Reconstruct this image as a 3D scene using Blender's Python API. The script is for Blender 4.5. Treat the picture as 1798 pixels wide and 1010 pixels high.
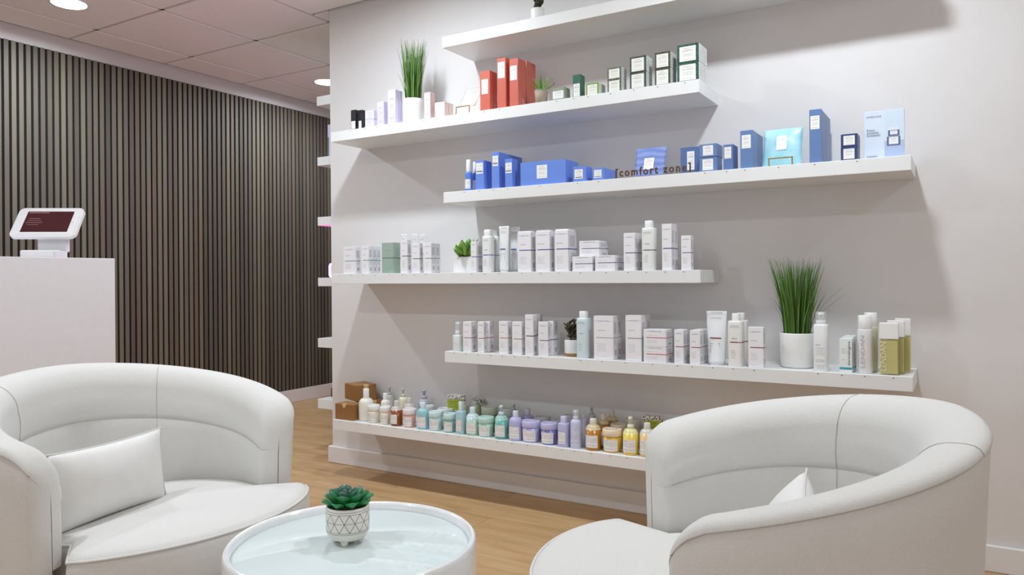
import bpy, bmesh, math, random
from mathutils import Matrix, Vector
random.seed(7)
S = bpy.context.scene
COL = S.collection
for o in list(bpy.data.objects):
    bpy.data.objects.remove(o, do_unlink=True)

# ------------------------------------------------------------------ camera
F, YAW, ROLL, SY = 1312.2, 0.54254, -0.00778, -18.7      # focal length in pixels of a 1798 px wide frame
EYE = 1.021
_rt = Vector((math.cos(YAW), math.sin(YAW), 0)); _fw = Vector((-math.sin(YAW), math.cos(YAW), 0)); _up = Vector((0, 0, 1))
_c, _s = math.cos(ROLL), math.sin(ROLL)
CX = _rt * _c + _up * _s; CY = _up * _c - _rt * _s
cam = bpy.data.cameras.new('camera'); cam_ob = bpy.data.objects.new('camera', cam); COL.objects.link(cam_ob)
m = Matrix.Identity(4)
for i, v in enumerate((CX, CY, -_fw)):
    for r in range(3): m[r][i] = v[r]
m[2][3] = EYE
cam_ob.matrix_world = m
cam.sensor_width = 36; cam.lens = F / 1798 * 36; cam.shift_y = SY / 1798
cam.clip_start = .05
S.camera = cam_ob
# ------------------------------------------------------------------ light and exposure
S.view_settings.view_transform = 'Standard'; S.view_settings.look = 'None'
S.view_settings.gamma = 1; S.view_settings.use_curve_mapping = False
S.view_settings.exposure = 0.56
world = bpy.data.worlds.new('world'); S.world = world; world.use_nodes = True
bg = world.node_tree.nodes['Background']; bg.inputs[0].default_value = (.75, .85, 1, 1); bg.inputs[1].default_value = .5
LAMP_W, LAMP_COL = 12.5, (.83, .925, 1.0)
def area(name, loc, rot, sx, sy, w, col):
    l = bpy.data.lights.new(name, 'AREA'); l.shape = 'RECTANGLE'; l.size = sx; l.size_y = sy; l.energy = w; l.color = col
    o = bpy.data.objects.new(name, l); COL.objects.link(o); o.location = loc; o.rotation_euler = rot
    return o
area('upward_fill', (0, -2.36, 1.3), (math.radians(150), 0, 0), 4.2, 1.6, 20, (.94, .97, 1.0))  # added fill light, tilted up to brighten the ceiling and upper wall

# ------------------------------------------------------------------ helpers
def ray(px, py):
    return CX * ((px - 899) / F) + CY * (-(py - 505 - SY) / F) + _fw
def on_y(px, py, Y):
    v = ray(px, py); v = v * (Y / v.y); v.z += EYE; return v
def on_x(px, py, X):
    v = ray(px, py); v = v * (X / v.x); v.z += EYE; return v
def on_z(px, py, Z):
    v = ray(px, py); v = v * ((Z - EYE) / v.z); v.z += EYE; return v
def to_px(P):
    P = Vector(P) - Vector((0, 0, EYE)); d = P.dot(_fw)
    return 899 + F * P.dot(CX) / d, 505 + SY - F * P.dot(CY) / d
def lin(c):
    if isinstance(c, str):
        c = [int(c[i:i+2], 16) for i in (0, 2, 4)]
    return tuple(((x/255)/12.92 if x/255 <= .04045 else ((x/255+.055)/1.055)**2.4) for x in c)

class N:
    """tiny node builder"""
    def __init__(s, name):
        s.mat = bpy.data.materials.new(name); s.mat.use_nodes = True
        s.t = s.mat.node_tree; s.b = s.t.nodes['Principled BSDF']; s.out = s.t.nodes['Material Output']
    def n(s, kind, **kw):
        x = s.t.nodes.new(kind)
        for k, v in kw.items(): setattr(x, k, v)
        return x
    def put(s, sock, v):
        if hasattr(v, 'is_output'): s.t.links.new(v, sock)
        elif v is not None: sock.default_value = v
    def m(s, op, a, b=None, c=None):
        x = s.n('ShaderNodeMath', operation=op)
        s.put(x.inputs[0], a); s.put(x.inputs[1], b); s.put(x.inputs[2], c)
        return x.outputs[0]
    def mix(s, f, a, b):
        x = s.n('ShaderNodeMix', data_type='RGBA'); s.put(x.inputs[0], f)
        s.put(x.inputs[6], a if hasattr(a, 'is_output') else (*a[:3], 1)); s.put(x.inputs[7], b if hasattr(b, 'is_output') else (*b[:3], 1))
        return x.outputs[2]
    def rect(s, x, a, b):
        return s.m('MULTIPLY', s.m('GREATER_THAN', x, a), s.m('LESS_THAN', x, b))
    def noise(s, vec, scale, detail=3, rough=.5):
        x = s.n('ShaderNodeTexNoise'); s.put(x.inputs['Vector'], vec); x.inputs['Scale'].default_value = scale
        x.inputs['Detail'].default_value = detail; x.inputs['Roughness'].default_value = rough; return x.outputs[0]
    def ramp(s, f, *stops):
        x = s.n('ShaderNodeValToRGB'); s.put(x.inputs[0], f); e = x.color_ramp.elements
        while len(e) < len(stops): e.new(.5)
        for el, (p, c) in zip(e, stops): el.position = p; el.color = (*c[:3], 1)
        return x.outputs[0]
    def bump(s, h, strength, dist=.001):
        x = s.n('ShaderNodeBump'); x.inputs['Strength'].default_value = strength; x.inputs['Distance'].default_value = dist
        s.put(x.inputs['Height'], h); s.t.links.new(x.outputs[0], s.b.inputs['Normal'])
    def mapping(s, src, scale):
        x = s.n('ShaderNodeMapping'); s.put(x.inputs['Vector'], src); x.inputs['Scale'].default_value = scale; return x.outputs[0]
    def coord(s, k='Object'): return s.n('ShaderNodeTexCoord').outputs[k]
    def col(s, c): s.put(s.b.inputs['Base Color'], c if hasattr(c, 'is_output') else (*c[:3], 1))
_MC = {}
def mat(color, rough=.45, metal=0, trans=0, coat=0, name=None, sss=0, alpha=1):
    """plain procedural material: colour with a faint mottling so nothing is perfectly flat"""
    key = (color, rough, metal, trans, coat, sss, alpha)
    if key in _MC: return _MC[key]
    c = lin(color); k = N(name or 'm_' + str(color))
    nz = k.noise(k.coord(), 38, 2)
    k.col(k.mix(nz, tuple(x*.965 for x in c), tuple(min(1, x*1.03) for x in c)))
    k.b.inputs['Roughness'].default_value = rough; k.b.inputs['Metallic'].default_value = metal
    k.b.inputs['Transmission Weight'].default_value = trans; k.b.inputs['Coat Weight'].default_value = coat
    k.b.inputs['Alpha'].default_value = alpha
    if sss:
        k.b.inputs['Subsurface Weight'].default_value = sss; k.b.inputs['Subsurface Radius'].default_value = (.01, .01, .01); k.b.inputs['Subsurface Scale'].default_value = 1
    _MC[key] = k.mat
    return k.mat
def clear(tint='ffffff', opacity=.25, name='clear_plastic'):
    key = ('clear', tint, opacity)
    if key in _MC: return _MC[key]
    k = N(name); t = k.n('ShaderNodeBsdfTransparent'); t.inputs[0].default_value = (*lin(tint), 1)
    k.col(lin('e8eef0') if tint == 'ffffff' else lin(tint)); k.b.inputs['Roughness'].default_value = .12
    mx = k.n('ShaderNodeMixShader'); mx.inputs[0].default_value = opacity
    k.t.links.new(t.outputs[0], mx.inputs[1]); k.t.links.new(k.b.outputs[0], mx.inputs[2]); k.t.links.new(mx.outputs[0], k.out.inputs[0])
    _MC[key] = k.mat
    return k.mat
def print_mat(base, ink, blocks, name='print'):
    """printed panel: blocks = (u0,u1,v0,v1,rows,fill) ; rows of broken lines, rows=0 is a solid bar"""
    key = ('print', base, ink, tuple(blocks))
    if key in _MC: return _MC[key]
    k = N(name); uv = k.n('ShaderNodeSeparateXYZ'); k.t.links.new(k.coord('UV'), uv.inputs[0]); u, v = uv.outputs[0], uv.outputs[1]
    rnd = k.n('ShaderNodeObjectInfo').outputs['Random']
    tot = None
    for (u0, u1, v0, v1, rows, fill) in blocks:
        box = k.m('MULTIPLY', k.rect(u, u0, u1), k.rect(v, v0, v1))
        if rows:
            t = k.m('MULTIPLY', k.m('SUBTRACT', v, v0), rows/(v1-v0)); fr = k.m('FRACT', t); row = k.m('FLOOR', t)
            comb = k.n('ShaderNodeCombineXYZ'); k.put(comb.inputs[0], k.m('MULTIPLY', u, 16.)); k.put(comb.inputs[1], k.m('MULTIPLY', row, 5.3)); k.put(comb.inputs[2], k.m('MULTIPLY', rnd, 40.))
            wn = k.noise(comb.outputs[0], 1.0, 1)
            box = k.m('MULTIPLY', box, k.m('MULTIPLY', k.rect(fr, .28, .72), k.m('GREATER_THAN', wn, .42)))
        box = k.m('MULTIPLY', box, fill)
        tot = box if tot is None else k.m('MAXIMUM', tot, box)
    k.col(k.mix(tot, lin(base), lin(ink))); k.b.inputs['Roughness'].default_value = .5
    _MC[key] = k.mat
    return k.mat

def link(name, me, m, parent=None, smooth=False):
    o = bpy.data.objects.new(name, me); COL.objects.link(o)
    if m is not None:
        for x in (m if isinstance(m, (list, tuple)) else [m]): me.materials.append(x)
    if smooth:
        for p in me.polygons: p.use_smooth = True
    if parent: o.parent = parent
    return o
def from_bm(name, bm, m, parent=None, smooth=False):
    bmesh.ops.recalc_face_normals(bm, faces=bm.faces[:])
    me = bpy.data.meshes.new(name); bm.to_mesh(me); bm.free()
    return link(name, me, m, parent, smooth)
def bm_box(x0, x1, y0, y1, z0, z1, bev=0, seg=1):
    bm = bmesh.new(); bmesh.ops.create_cube(bm, size=1)
    for v in bm.verts: v.co = ((x0+x1)/2+v.co.x*(x1-x0), (y0+y1)/2+v.co.y*(y1-y0), (z0+z1)/2+v.co.z*(z1-z0))
    if bev: bmesh.ops.bevel(bm, geom=bm.edges[:], offset=bev, segments=seg, affect='EDGES', profile=.5)
    return bm
def box(name, b, m, parent=None, bev=0, seg=1): return from_bm(name, bm_box(*b, bev, seg), m, parent)
def loft(rings, cap0=True, cap1=True, closed=True, bm=None):
    bm = bm or bmesh.new(); R = [[bm.verts.new(p) for p in r] for r in rings]; n = len(R[0])
    for a, b in zip(R, R[1:]):
        for i in range(n if closed else n-1):
            j = (i+1) % n
            bm.faces.new((a[i], a[j], b[j], b[i]))
    if cap0: bm.faces.new(R[0][::-1])
    if cap1: bm.faces.new(R[-1])
    return bm
def lathe(prof, n=20, cap0=True, cap1=True, ex=1, bm=None, sq=None, c=(0, 0)):
    """prof = [(r,z)...]; sq = superellipse exponent for square-ish sections"""
    rings = []
    for r, z in prof:
        ring = []
        for i in range(n):
            a = 2*math.pi*(i+.5)/n; x, y = math.cos(a), math.sin(a)
            if sq:
                k = (abs(x)**sq+abs(y)**sq)**(-1/sq); x *= k; y *= k
            ring.append((c[0]+r*x, c[1]+r*y*ex, z))
        rings.append(ring)
    return loft(rings, cap0, cap1, bm=bm)
def tube(pts, r, n=6, closed=False, bm=None):
    pts = [Vector(p) for p in pts]; rings = []; L = len(pts)
    for i, p in enumerate(pts):
        a = pts[(i-1) % L] if closed or i else pts[0]; b = pts[(i+1) % L] if closed or i < L-1 else pts[-1]
        d = (b-a).normalized(); u = d.orthogonal() if abs(d.z) > .95 else d.cross(Vector((0, 0, 1))); u.normalize(); w = d.cross(u)
        rr = r[i] if isinstance(r, (list, tuple)) else r
        rings.append([p+(u*math.cos(2*math.pi*k/n)+w*math.sin(2*math.pi*k/n))*rr for k in range(n)])
    if closed: rings.append(rings[0]); return loft(rings, False, False, bm=bm)
    return loft(rings, bm=bm)
def quad(name, P, m, parent=None):
    """flat printed panel with 0..1 UVs; P = lower left, lower right, upper right, upper left"""
    me = bpy.data.meshes.new(name); me.from_pydata([tuple(p) for p in P], [], [(0, 1, 2, 3)])
    uv = me.uv_layers.new(); 
    for i, c in enumerate(((0, 0), (1, 0), (1, 1), (0, 1))): uv.data[i].uv = c
    return link(name, me, m, parent)
def curved_label(name, r, a0, a1, z0, z1, m, parent, n=8, r1=None, sq=None, ex=1):
    r1 = r1 or r; vs, fs, uvs = [], [], []
    for j, (rr, z) in enumerate(((r, z0), (r1, z1))):
        for i in range(n+1):
            a = a0+(a1-a0)*i/n; x, y = math.cos(a), math.sin(a); k = 1
            if sq: k = (abs(x)**sq+abs(y)**sq)**(-1/sq)
            vs.append((rr*x*k, rr*y*k*ex, z)); uvs.append((i/n, j))
    for i in range(n): fs.append((i, i+1, n+2+i, n+1+i))
    me = bpy.data.meshes.new(name); me.from_pydata(vs, [], fs); uv = me.uv_layers.new()
    for l in me.loops: uv.data[l.index].uv = uvs[l.vertex_index]
    return link(name, me, m, parent, True)
def thing(name, label, cat, loc=(0, 0, 0), rz=0, group=None):
    o = bpy.data.objects.new(name, None); COL.objects.link(o); o.empty_display_size = .03
    o.location = loc; o.rotation_euler = (0, 0, rz); o['label'] = label; o['category'] = cat
    if group: o['group'] = group
    return o
def tag(o, label, cat, group=None):
    o['label'] = label; o['category'] = cat
    if group: o['group'] = group
    return o
def struct(o): o['kind'] = 'structure'; return o
def stuff(o): o['kind'] = 'stuff'; return o
def dup(root, loc, rz=None, label=None, group=None):
    def cp(o, par):
        c = o.copy(); COL.objects.link(c)
        if par: c.parent = par
        for ch in [x for x in kids.get(o.name, [])]: cp(ch, c)
        return c
    kids = {}
    for o in COL.objects:
        if o.parent: kids.setdefault(o.parent.name, []).append(o)
    r = cp(root, None); r.location = loc
    if rz is not None: r.rotation_euler = (0, 0, rz)
    if label: r['label'] = label
    if group: r['group'] = group
    return r
_TX = {}
def text_mesh(s, ext=0.0):
    if (s, ext) in _TX: return _TX[(s, ext)]
    c = bpy.data.curves.new('lettering', 'FONT'); c.body = s; c.size = 1; c.resolution_u = 2; c.extrude = ext; c.offset = .018 if ext else 0; c.space_character = 1.3 if ext else 1
    o = bpy.data.objects.new('tmp', c); COL.objects.link(o)
    bpy.context.view_layer.update()
    me = bpy.data.meshes.new_from_object(o.evaluated_get(bpy.context.evaluated_depsgraph_get()))
    bpy.data.objects.remove(o, do_unlink=True); me.materials.clear()
    xs = [v.co.x for v in me.vertices]; x0, x1 = min(xs), max(xs)
    for v in me.vertices: v.co.x -= (x0+x1)/2
    w = x1-x0
    _TX[(s, ext)] = (me, w)
    return me, w
def text(s, m, parent, width, M, height=None, ext=0.0, name='lettering'):
    """lettering lying in the local XY plane of matrix M, centred on its origin, scaled to the given width"""
    me, w = text_mesh(s, ext); me = me.copy(); me.materials.append(m)
    o = bpy.data.objects.new(name, me); COL.objects.link(o); o.parent = parent
    k = width/w; ky = height/.72 if height else k
    o.matrix_local = M @ Matrix.Diagonal((k, ky, k, 1))
    return o
FRONT = Matrix.Rotation(math.pi/2, 4, 'X')           # text standing up, read from -Y
# ------------------------------------------------------------------ the room
D, DEP = 2.781, .262                     # shelf front plane and shelf depth
WALL = D+DEP
SH = [None, 1.105, .7415, .3911, .0214, -.3392, -.7177]
SH = [None]+[z+EYE for z in SH[1:]]
TH = .05
XO, XE, LEN = -2.0417, -2.7468, 1.90
XL, CEIL = -3.008, 2.513
XS = -4.729                              # face of the slats
WR, WB, WF = 2.7, -2.45, 6.3             # right wall, back wall, far wall

k = N('wall_paint'); nz = k.noise(k.coord(), 9, 4); k.col(k.mix(nz, lin('dedad9'), lin('e4e0df'))); k.b.inputs['Roughness'].default_value = .75
k.bump(k.noise(k.coord(), 420, 2), .12, .0006); PAINT = k.mat
k = N('trim_paint'); k.col(k.mix(k.noise(k.coord(), 14, 3), lin('e6e3e3'), lin('eceaea'))); k.b.inputs['Roughness'].default_value = .4; TRIM = k.mat
k = N('shelf_lacquer'); k.col(k.mix(k.noise(k.coord(), 7, 3), lin('e9e9e8'), lin('efefee'))); k.b.inputs['Roughness'].default_value = .3; SHELFM = k.mat
k = N('felt'); k.col(k.mix(k.noise(k.coord(), 300, 2), lin('040404'), lin('0a0909'))); k.b.inputs['Roughness'].default_value = .95; FELT = k.mat
k = N('slat_oak'); oi = k.n('ShaderNodeObjectInfo').outputs['Random']
co = k.n('ShaderNodeVectorMath', operation='ADD'); k.t.links.new(k.coord(), co.inputs[0])
cb = k.n('ShaderNodeCombineXYZ'); k.put(cb.inputs[0], k.m('MULTIPLY', oi, 31.)); k.put(cb.inputs[2], k.m('MULTIPLY', oi, 17.)); k.t.links.new(cb.outputs[0], co.inputs[1])
g1 = k.noise(k.mapping(co.outputs[0], (60, 60, 1.6)), 2.2, 6, .6); g2 = k.noise(k.mapping(co.outputs[0], (9, 9, 1.1)), 1.3, 3)
base = k.ramp(oi, (0, lin('4b433b')), (.3, lin('6b6256')), (.55, lin('5a534a')), (.8, lin('7a7362')), (1, lin('625346')))
k.col(k.mix(k.m('MULTIPLY', g1, .55), base, k.mix(g2, lin('40382f'), lin('80776a')))); k.b.inputs['Roughness'].default_value = .6; k.bump(g1, .3, .0006); SLAT = k.mat
k = N('oak_floor'); oi = k.n('ShaderNodeObjectInfo').outputs['Random']
co = k.n('ShaderNodeVectorMath', operation='ADD'); k.t.links.new(k.coord(), co.inputs[0]); cb = k.n('ShaderNodeCombineXYZ')
k.put(cb.inputs[0], k.m('MULTIPLY', oi, 53.)); k.put(cb.inputs[1], k.m('MULTIPLY', oi, 29.)); k.t.links.new(cb.outputs[0], co.inputs[1])
wv = k.noise(k.mapping(co.outputs[0], (1.3, 10, 1)), 2.0, 5, .55); fine = k.noise(k.mapping(co.outputs[0], (5, 160, 1)), 1.5, 4, .6)
kn = k.noise(k.mapping(co.outputs[0], (2.4, 7, 1)), 1.7, 2)
c0 = k.ramp(wv, (.3, lin('b48e63')), (.5, lin('c6a276')), (.7, lin('d2b084')))
c0 = k.mix(k.m('MULTIPLY', oi, .35), c0, lin('b08d64')); c0 = k.mix(k.m('MULTIPLY', k.m('GREATER_THAN', kn, .66), .25), c0, lin('8a6844'))
k.col(k.mix(k.m('MULTIPLY', fine, .3), c0, lin('a37f55'))); k.b.inputs['Roughness'].default_value = .45; k.bump(fine, .15, .0005); OAK = k.mat
k = N('ceiling_tile'); k.col(k.mix(k.noise(k.coord(), 60, 4), lin('f1eeed'), lin('f8f5f4'))); k.b.inputs['Roughness'].default_value = .9
k.bump(k.noise(k.coord(), 260, 3), .2, .001); TILE = k.mat
GRID = mat('cfc8c5', .5, name='ceiling_grid_metal')

# floor: a dark sub-floor with separate oak planks on it
floor = struct(box('floor', (-4.8, WR, WB, WF, -.05, -.004), mat('4a3826', .9, name='floor_gap')))
PW, y, rowi = .19, WB, 0
while y < WF-.01:
    x = -4.75-random.uniform(0, 1.6)
    y1 = min(y+PW, WF)
    while x < WR:
        x1 = x+random.choice((1.5, 1.9, 2.2)); a, b = max(x, -4.75), min(x1, WR)
        if b-a > .05 and not (a > XL and y > WALL+.2):
            bm = bm_box(-(b-a)/2+.0006, (b-a)/2-.0006, -(y1-y)/2+.0006, (y1-y)/2-.0006, -.012, 0, .0012)
            o = from_bm('plank', bm, OAK, floor); o.location = ((a+b)/2, (y+y1)/2, random.uniform(-.0003, .0003))
        x = x1
    y = y1
# ceiling: grid and lay-in tiles
ceiling = struct(box('ceiling', (-4.8, WR, WB, WF, CEIL+.012, CEIL+.08), mat('b8b2b0', .9)))
xs = [-4.715]+[-4.42+.636*i for i in range(12)]; xs = [x for x in xs if x < WR]+[WR]
ys = [2.545+.642*i for i in range(-8, 7)]; ys = [WB]+[y for y in ys if WB < y < WF]+[WF]
def tile(a, b, c, d):
    if b-a < .03 or d-c < .03: return
    o = from_bm('ceiling_tile', bm_box(-(b-a)/2+.011, (b-a)/2-.011, -(d-c)/2+.011, (d-c)/2-.011, -.004, .012, .003), TILE, ceiling)
    o.location = ((a+b)/2, (c+d)/2, CEIL+.001)
for a, b in zip(xs, xs[1:]):
    for c, d in zip(ys, ys[1:]):
        if b <= XL or d <= WALL: tile(a, b, c, d)
        elif a >= XL and c >= WALL: continue
        elif c < WALL: 
            tile(a, b, c, WALL-.002)
            if a < XL: tile(a, XL-.005, WALL-.002, d)
        else: tile(a, XL-.005, c, d)
bm = bmesh.new()
def gbar(a, b, c, d):
    t = bm_box(a, b, c, d, CEIL+.003, CEIL+.013); me = bpy.data.meshes.new('t'); t.to_mesh(me); t.free(); bm.from_mesh(me); bpy.data.meshes.remove(me)
for x in xs[1:-1]: gbar(x-.012, x+.012, WB, WALL-.002 if x > XL else WF)
for yy in ys[1:-1]: gbar(-4.715, WR if yy < WALL else XL-.002, yy-.012, yy+.012)
from_bm('ceiling_grid', bm, GRID, ceiling)

# walls
wall_front = struct(box('wall_front', (XL, WR+.1, WALL, WF, 0, CEIL+.01), PAINT))
wall_left = struct(box('wall_left', (-4.86, XS-.022, WB, WF, 0, CEIL+.01), PAINT))
box('felt_backing', (XS-.022, XS-.0095, WB, WF, .1, 2.421), FELT, wall_left)
SP = .0401
sl = bm_box(-.0095, 0, -.0128, .0128, 0, 2.421-.106, .0012)
slm = bpy.data.meshes.new('slat'); bmesh.ops.recalc_face_normals(sl, faces=sl.faces[:]); sl.to_mesh(sl_m := slm); sl.free(); slm.materials.append(SLAT)
y0 = on_x(5.5, 260, XS).y+SP/2
for i in range(-32, 95):
    yy = y0+SP*i
    if yy > WF-.05: break
    o = bpy.data.objects.new('slat', slm); COL.objects.link(o); o.parent = wall_left; o.location = (XS, yy, .106)
struct(box('baseboard_left', (XS-.022, XS+.001, WB, WF, 0, .105), TRIM, None, .003))
struct(box('wall_right', (WR, WR+.1, WB, WALL, 0, CEIL+.01), PAINT))
struct(box('wall_far', (-4.86, XL, WF, WF+.1, 0, CEIL+.01), PAINT))
BT = .0907
struct(box('baseboard_front', (XL-.019, WR, WALL-.0187, WALL, 0, BT), TRIM, None, .003))
struct(box('baseboard_end', (XL-.019, XL, WALL, WF, 0, BT), TRIM, None, .003))
struct(box('baseboard_right', (WR-.018, WR, WB, WALL-.02, 0, BT), TRIM, None, .003))
# back wall with the shop window behind the camera
bw = struct(box('wall_back', (-4.86, WR+.1, WB-.1, WB, 0, .35), PAINT))
for b in ((-4.86, -2.3, .35, CEIL+.01), (2.3, WR+.1, .35, CEIL+.01), (-2.3, 2.3, 2.3, CEIL+.01)):
    box('wall_panel', (b[0], b[1], WB-.1, WB, b[2], b[3]), PAINT, bw)
win = struct(box('window_1', (-2.3, 2.3, WB-.06, WB-.02, .35, .40), TRIM))
for x in (-2.3, -.79, .74, 2.25): box('mullion', (x, x+.05, WB-.06, WB-.02, .40, 2.25), TRIM, win)
box('head', (-2.3, 2.3, WB-.06, WB-.02, 2.25, 2.3), TRIM, win)
for x in (-2.25, -.74, .79): box('pane', (x, x+1.46, WB-.043, WB-.037, .40, 2.25), clear('ffffff', .08, 'window_glass'), win)

# recessed downlights
k = N('lens'); k.b.inputs['Emission Color'].default_value = (1, .97, .93, 1); k.b.inputs['Emission Strength'].default_value = 9; k.col((1, 1, 1)); LENS = k.mat
def downlight(x, y, label, k_=1.0):
    t = thing('ceiling_light', label, 'ceiling light', (x, y, CEIL-.003))
    bm = lathe([(.086, .0), (.098, -.002), (.1, 0), (.1, .003)], 28, False, False); from_bm('trim_ring', bm, TRIM, t, True)
    from_bm('lens', lathe([(.085, -.001), (.0849, .002)], 28), LENS, t)
    l = bpy.data.lights.new('downlight_lamp', 'AREA'); l.shape = 'DISK'; l.size = .12; l.energy = LAMP_W*k_; l.color = LAMP_COL; l.spread = math.radians(176)
    o = bpy.data.objects.new('downlight_lamp', l); COL.objects.link(o); o.parent = t; o.location = (0, 0, -.012)
LAMPS = {2.22: {-4.11: 1.2, -2.19: .95, -.40: .86, 1.5: .40}, .31: {-4.11: .4, -2.19: .8, -.40: .10, 1.5: .15}, -1.6: {-4.11: .1, -2.19: .15, -.40: .08, 1.5: .08}}
pos = {-4.11: 'over the slatted wall', -2.19: 'above the left half of the shelves', -.40: 'above the right end of the shelves', 1.5: 'near the right wall'}
for yy, ylab in ((2.22, 'front row'), (.31, 'middle row'), (-1.6, 'window row')):
    for xx, xl in pos.items():
        if xx == -4.11 and yy == 2.22: lb = 'round recessed downlight at the upper left by the slatted wall'
        else: lb = f'round recessed ceiling downlight {xl}, {ylab}'
        downlight(xx, yy, lb, LAMPS[yy][xx])
downlight(-4.13, 4.14, 'round recessed downlight beside the white wall corner')

# ------------------------------------------------------------------ shelves
ORD = [None, 'top', 'second', 'third', 'fourth', 'fifth', 'bottom']
TAGM = mat('f2f2f0', .4); INK = mat('3b3b40', .6)
TAGS = {2: (615, 641.5, 662.4, 683.6, 743.5, 766, 850, 877, 977.7, 1008, 1032.7, 1072, 1113, 1155, 1203),
 3: (815.4, 841, 866, 891, 947.8, 1014, 1050.8, 1237.6, 1276, 1308, 1367, 1430.5, 1505),
 4: (596.6, 616, 636.3, 659, 683.5, 707, 727.4, 747.4, 828, 851, 877, 916, 949.6, 981, 1019, 1064.5, 1102.6, 1134.8, 1168, 1201),
 5: (797.7, 818.6, 839.6, 862, 882, 903.6, 927.6, 949.4, 1019.5, 1057, 1098, 1145.8, 1189.6, 1215.7, 1251.7, 1287, 1324, 1435.9, 1478, 1518, 1568.5),
 6: (598.4, 626.2, 647.6, 671.2, 692.7, 714.2, 736, 758.6, 784.6, 806, 824.7, 849, 873.2, 898.9, 925.6, 959, 987, 1008.5, 1037.8, 1071.3, 1100)}
def tag_mesh():
    me = bpy.data.meshes.new('price_tag'); w, h = .0055, .0045
    v = [(-w, 0, -h), (w, 0, -h), (w, 0, h), (-w, 0, h), (-.0026, -.0002, -.0014), (.0026, -.0002, -.0014), (.0026, -.0002, .0014), (-.0026, -.0002, .0014)]
    me.from_pydata(v, [], [(0, 1, 2, 3), (4, 5, 6, 7)]); me.materials.append(TAGM); me.materials.append(INK); me.polygons[1].material_index = 1
    return me
TM = tag_mesh()
for i in range(1, 7):
    x0 = XO if i % 2 else XE
    lb = {1: 'white floating shelf at the very top, cut by the upper edge of the picture', 2: 'white floating shelf holding the coral red and green boxes', 3: 'white floating shelf holding the blue boxes',
          4: 'white floating shelf holding the leafy plant in a square pot', 5: 'white floating shelf holding the tall grass plant above the right armchair', 6: 'white floating shelf lowest on the wall, lined with colourful jars'}[i]
    o = tag(box('floating_shelf', (x0, x0+LEN, D, WALL, SH[i]-TH, SH[i]), SHELFM, None, .0012), lb, 'shelf')
    for px in TAGS.get(i, ()):
        p = on_y(px, to_px((x0+.9, D, SH[i]))[1], D)
        t = bpy.data.objects.new('price_tag', TM); COL.objects.link(t); t.parent = o; t.location = (p.x, D-.0004, SH[i]-.0075)
for px, py in ((690, 678.5), (713, 680), (751, 682.5), (802, 687.5), (833, 695), (867, 700)):
    p = on_y(px, py, WALL-.0006); t = bpy.data.objects.new('price_tag', TM); COL.objects.link(t); t.parent = wall_front; t.location = p
# shelves on the end of the wall
YE = 3.33
EN = [None]
for i, (px, yt, yb) in enumerate(((556, 170, 186.4), (557, 276.5, 291.5), (557.5, 381.5, 396.5), (558, 488, 502.8), (558, 594, 610), (558, 700.5, 717)), 1):
    xe = on_y(px, yt, YE).x; zt = on_y(px, yt, YE).z; zb = on_y(px, yb, YE).z
    EN.append(zt)
    tag(box('floating_shelf', (xe, XL-.0005, YE, YE+1.15, zb, zt), SHELFM, None, .0012), f'white shelf end sticking out left of the wall corner, {("topmost", "second from top", "third from top", "fourth from top", "fifth from top", "lowest")[i-1]}', 'shelf', 'shelves on the wall end')
# ------------------------------------------------------------------ product builders
WHITE = 'efedf0'
SIDEP = ((.12, .80, .60, .88, 9, .55), (.12, .80, .60, .88, 0, .28), (.2, .75, .30, .45, 4, .5), (.3, .8, .08, .22, 0, .6))
CHRB = ((0, .17, .906, .914, 0, .5), (.83, 1, .906, .914, 0, .5), (.14, .6, .66, .71, 1, .55), (.14, .62, .18, .38, 6, .38), (.14, .66, .05, .075, 1, .35))
LABB = ((.25, .75, .82, .90, 1, .6), (.15, .85, .64, .78, 2, .7), (.2, .8, .30, .54, 5, .4), (.15, .85, .08, .16, 1, .4))
JARB = ((.04, .5, .82, .92, 1, .65), (.04, .95, .40, .78, 5, .4), (.04, .95, .10, .24, 2, .6))
def shelf_y(i, px): return to_px((XO+1 if i % 2 else XE+1, D, SH[i]))[1]
def span(i, xl, xr, yt, g, z0=None):
    Y = D+g; zb = SH[i] if z0 is None else z0
    yb = to_px((on_y(xl, 500, Y).x, Y, zb))[1]; ym = (yt+yb)/2
    x0, x1 = on_y(xl, ym, Y).x, on_y(xr, ym, Y).x
    return Y, x0, x1, on_y(xl, yt, Y).z, zb, ym
def stripe(w, d, h, v, u0, hh, m, t):
    e = .0005; z0, z1 = h*v-hh/2, h*v+hh/2; x0, x1 = -w/2+w*u0, w/2+e; y0, y1 = -d/2-e, d/2
    me = bpy.data.meshes.new('stripe')
    me.from_pydata([(x0, y0, z0), (x1, y0, z0), (x1, y1, z0), (x0, y0, z1), (x1, y0, z1), (x1, y1, z1)], [], [(0, 1, 4, 3), (1, 2, 5, 4)])
    link('stripe', me, m, t)
def face(t, name, w, d, h, r, m, off=.0003, side='F', lift=0):
    u0, u1, v0, v1 = r; z0, z1 = h*v0+lift, h*v1+lift
    if side == 'F':
        a, b, y = -w/2+w*u0, -w/2+w*u1, -d/2-off
        return quad(name, [(a, y, z0), (b, y, z0), (b, y, z1), (a, y, z1)], m, t)
    a, b, x = -d/2+d*u0, -d/2+d*u1, w/2+off
    return quad(name, [(x, a, z0), (x, b, z0), (x, b, z1), (x, a, z1)], m, t)
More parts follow.
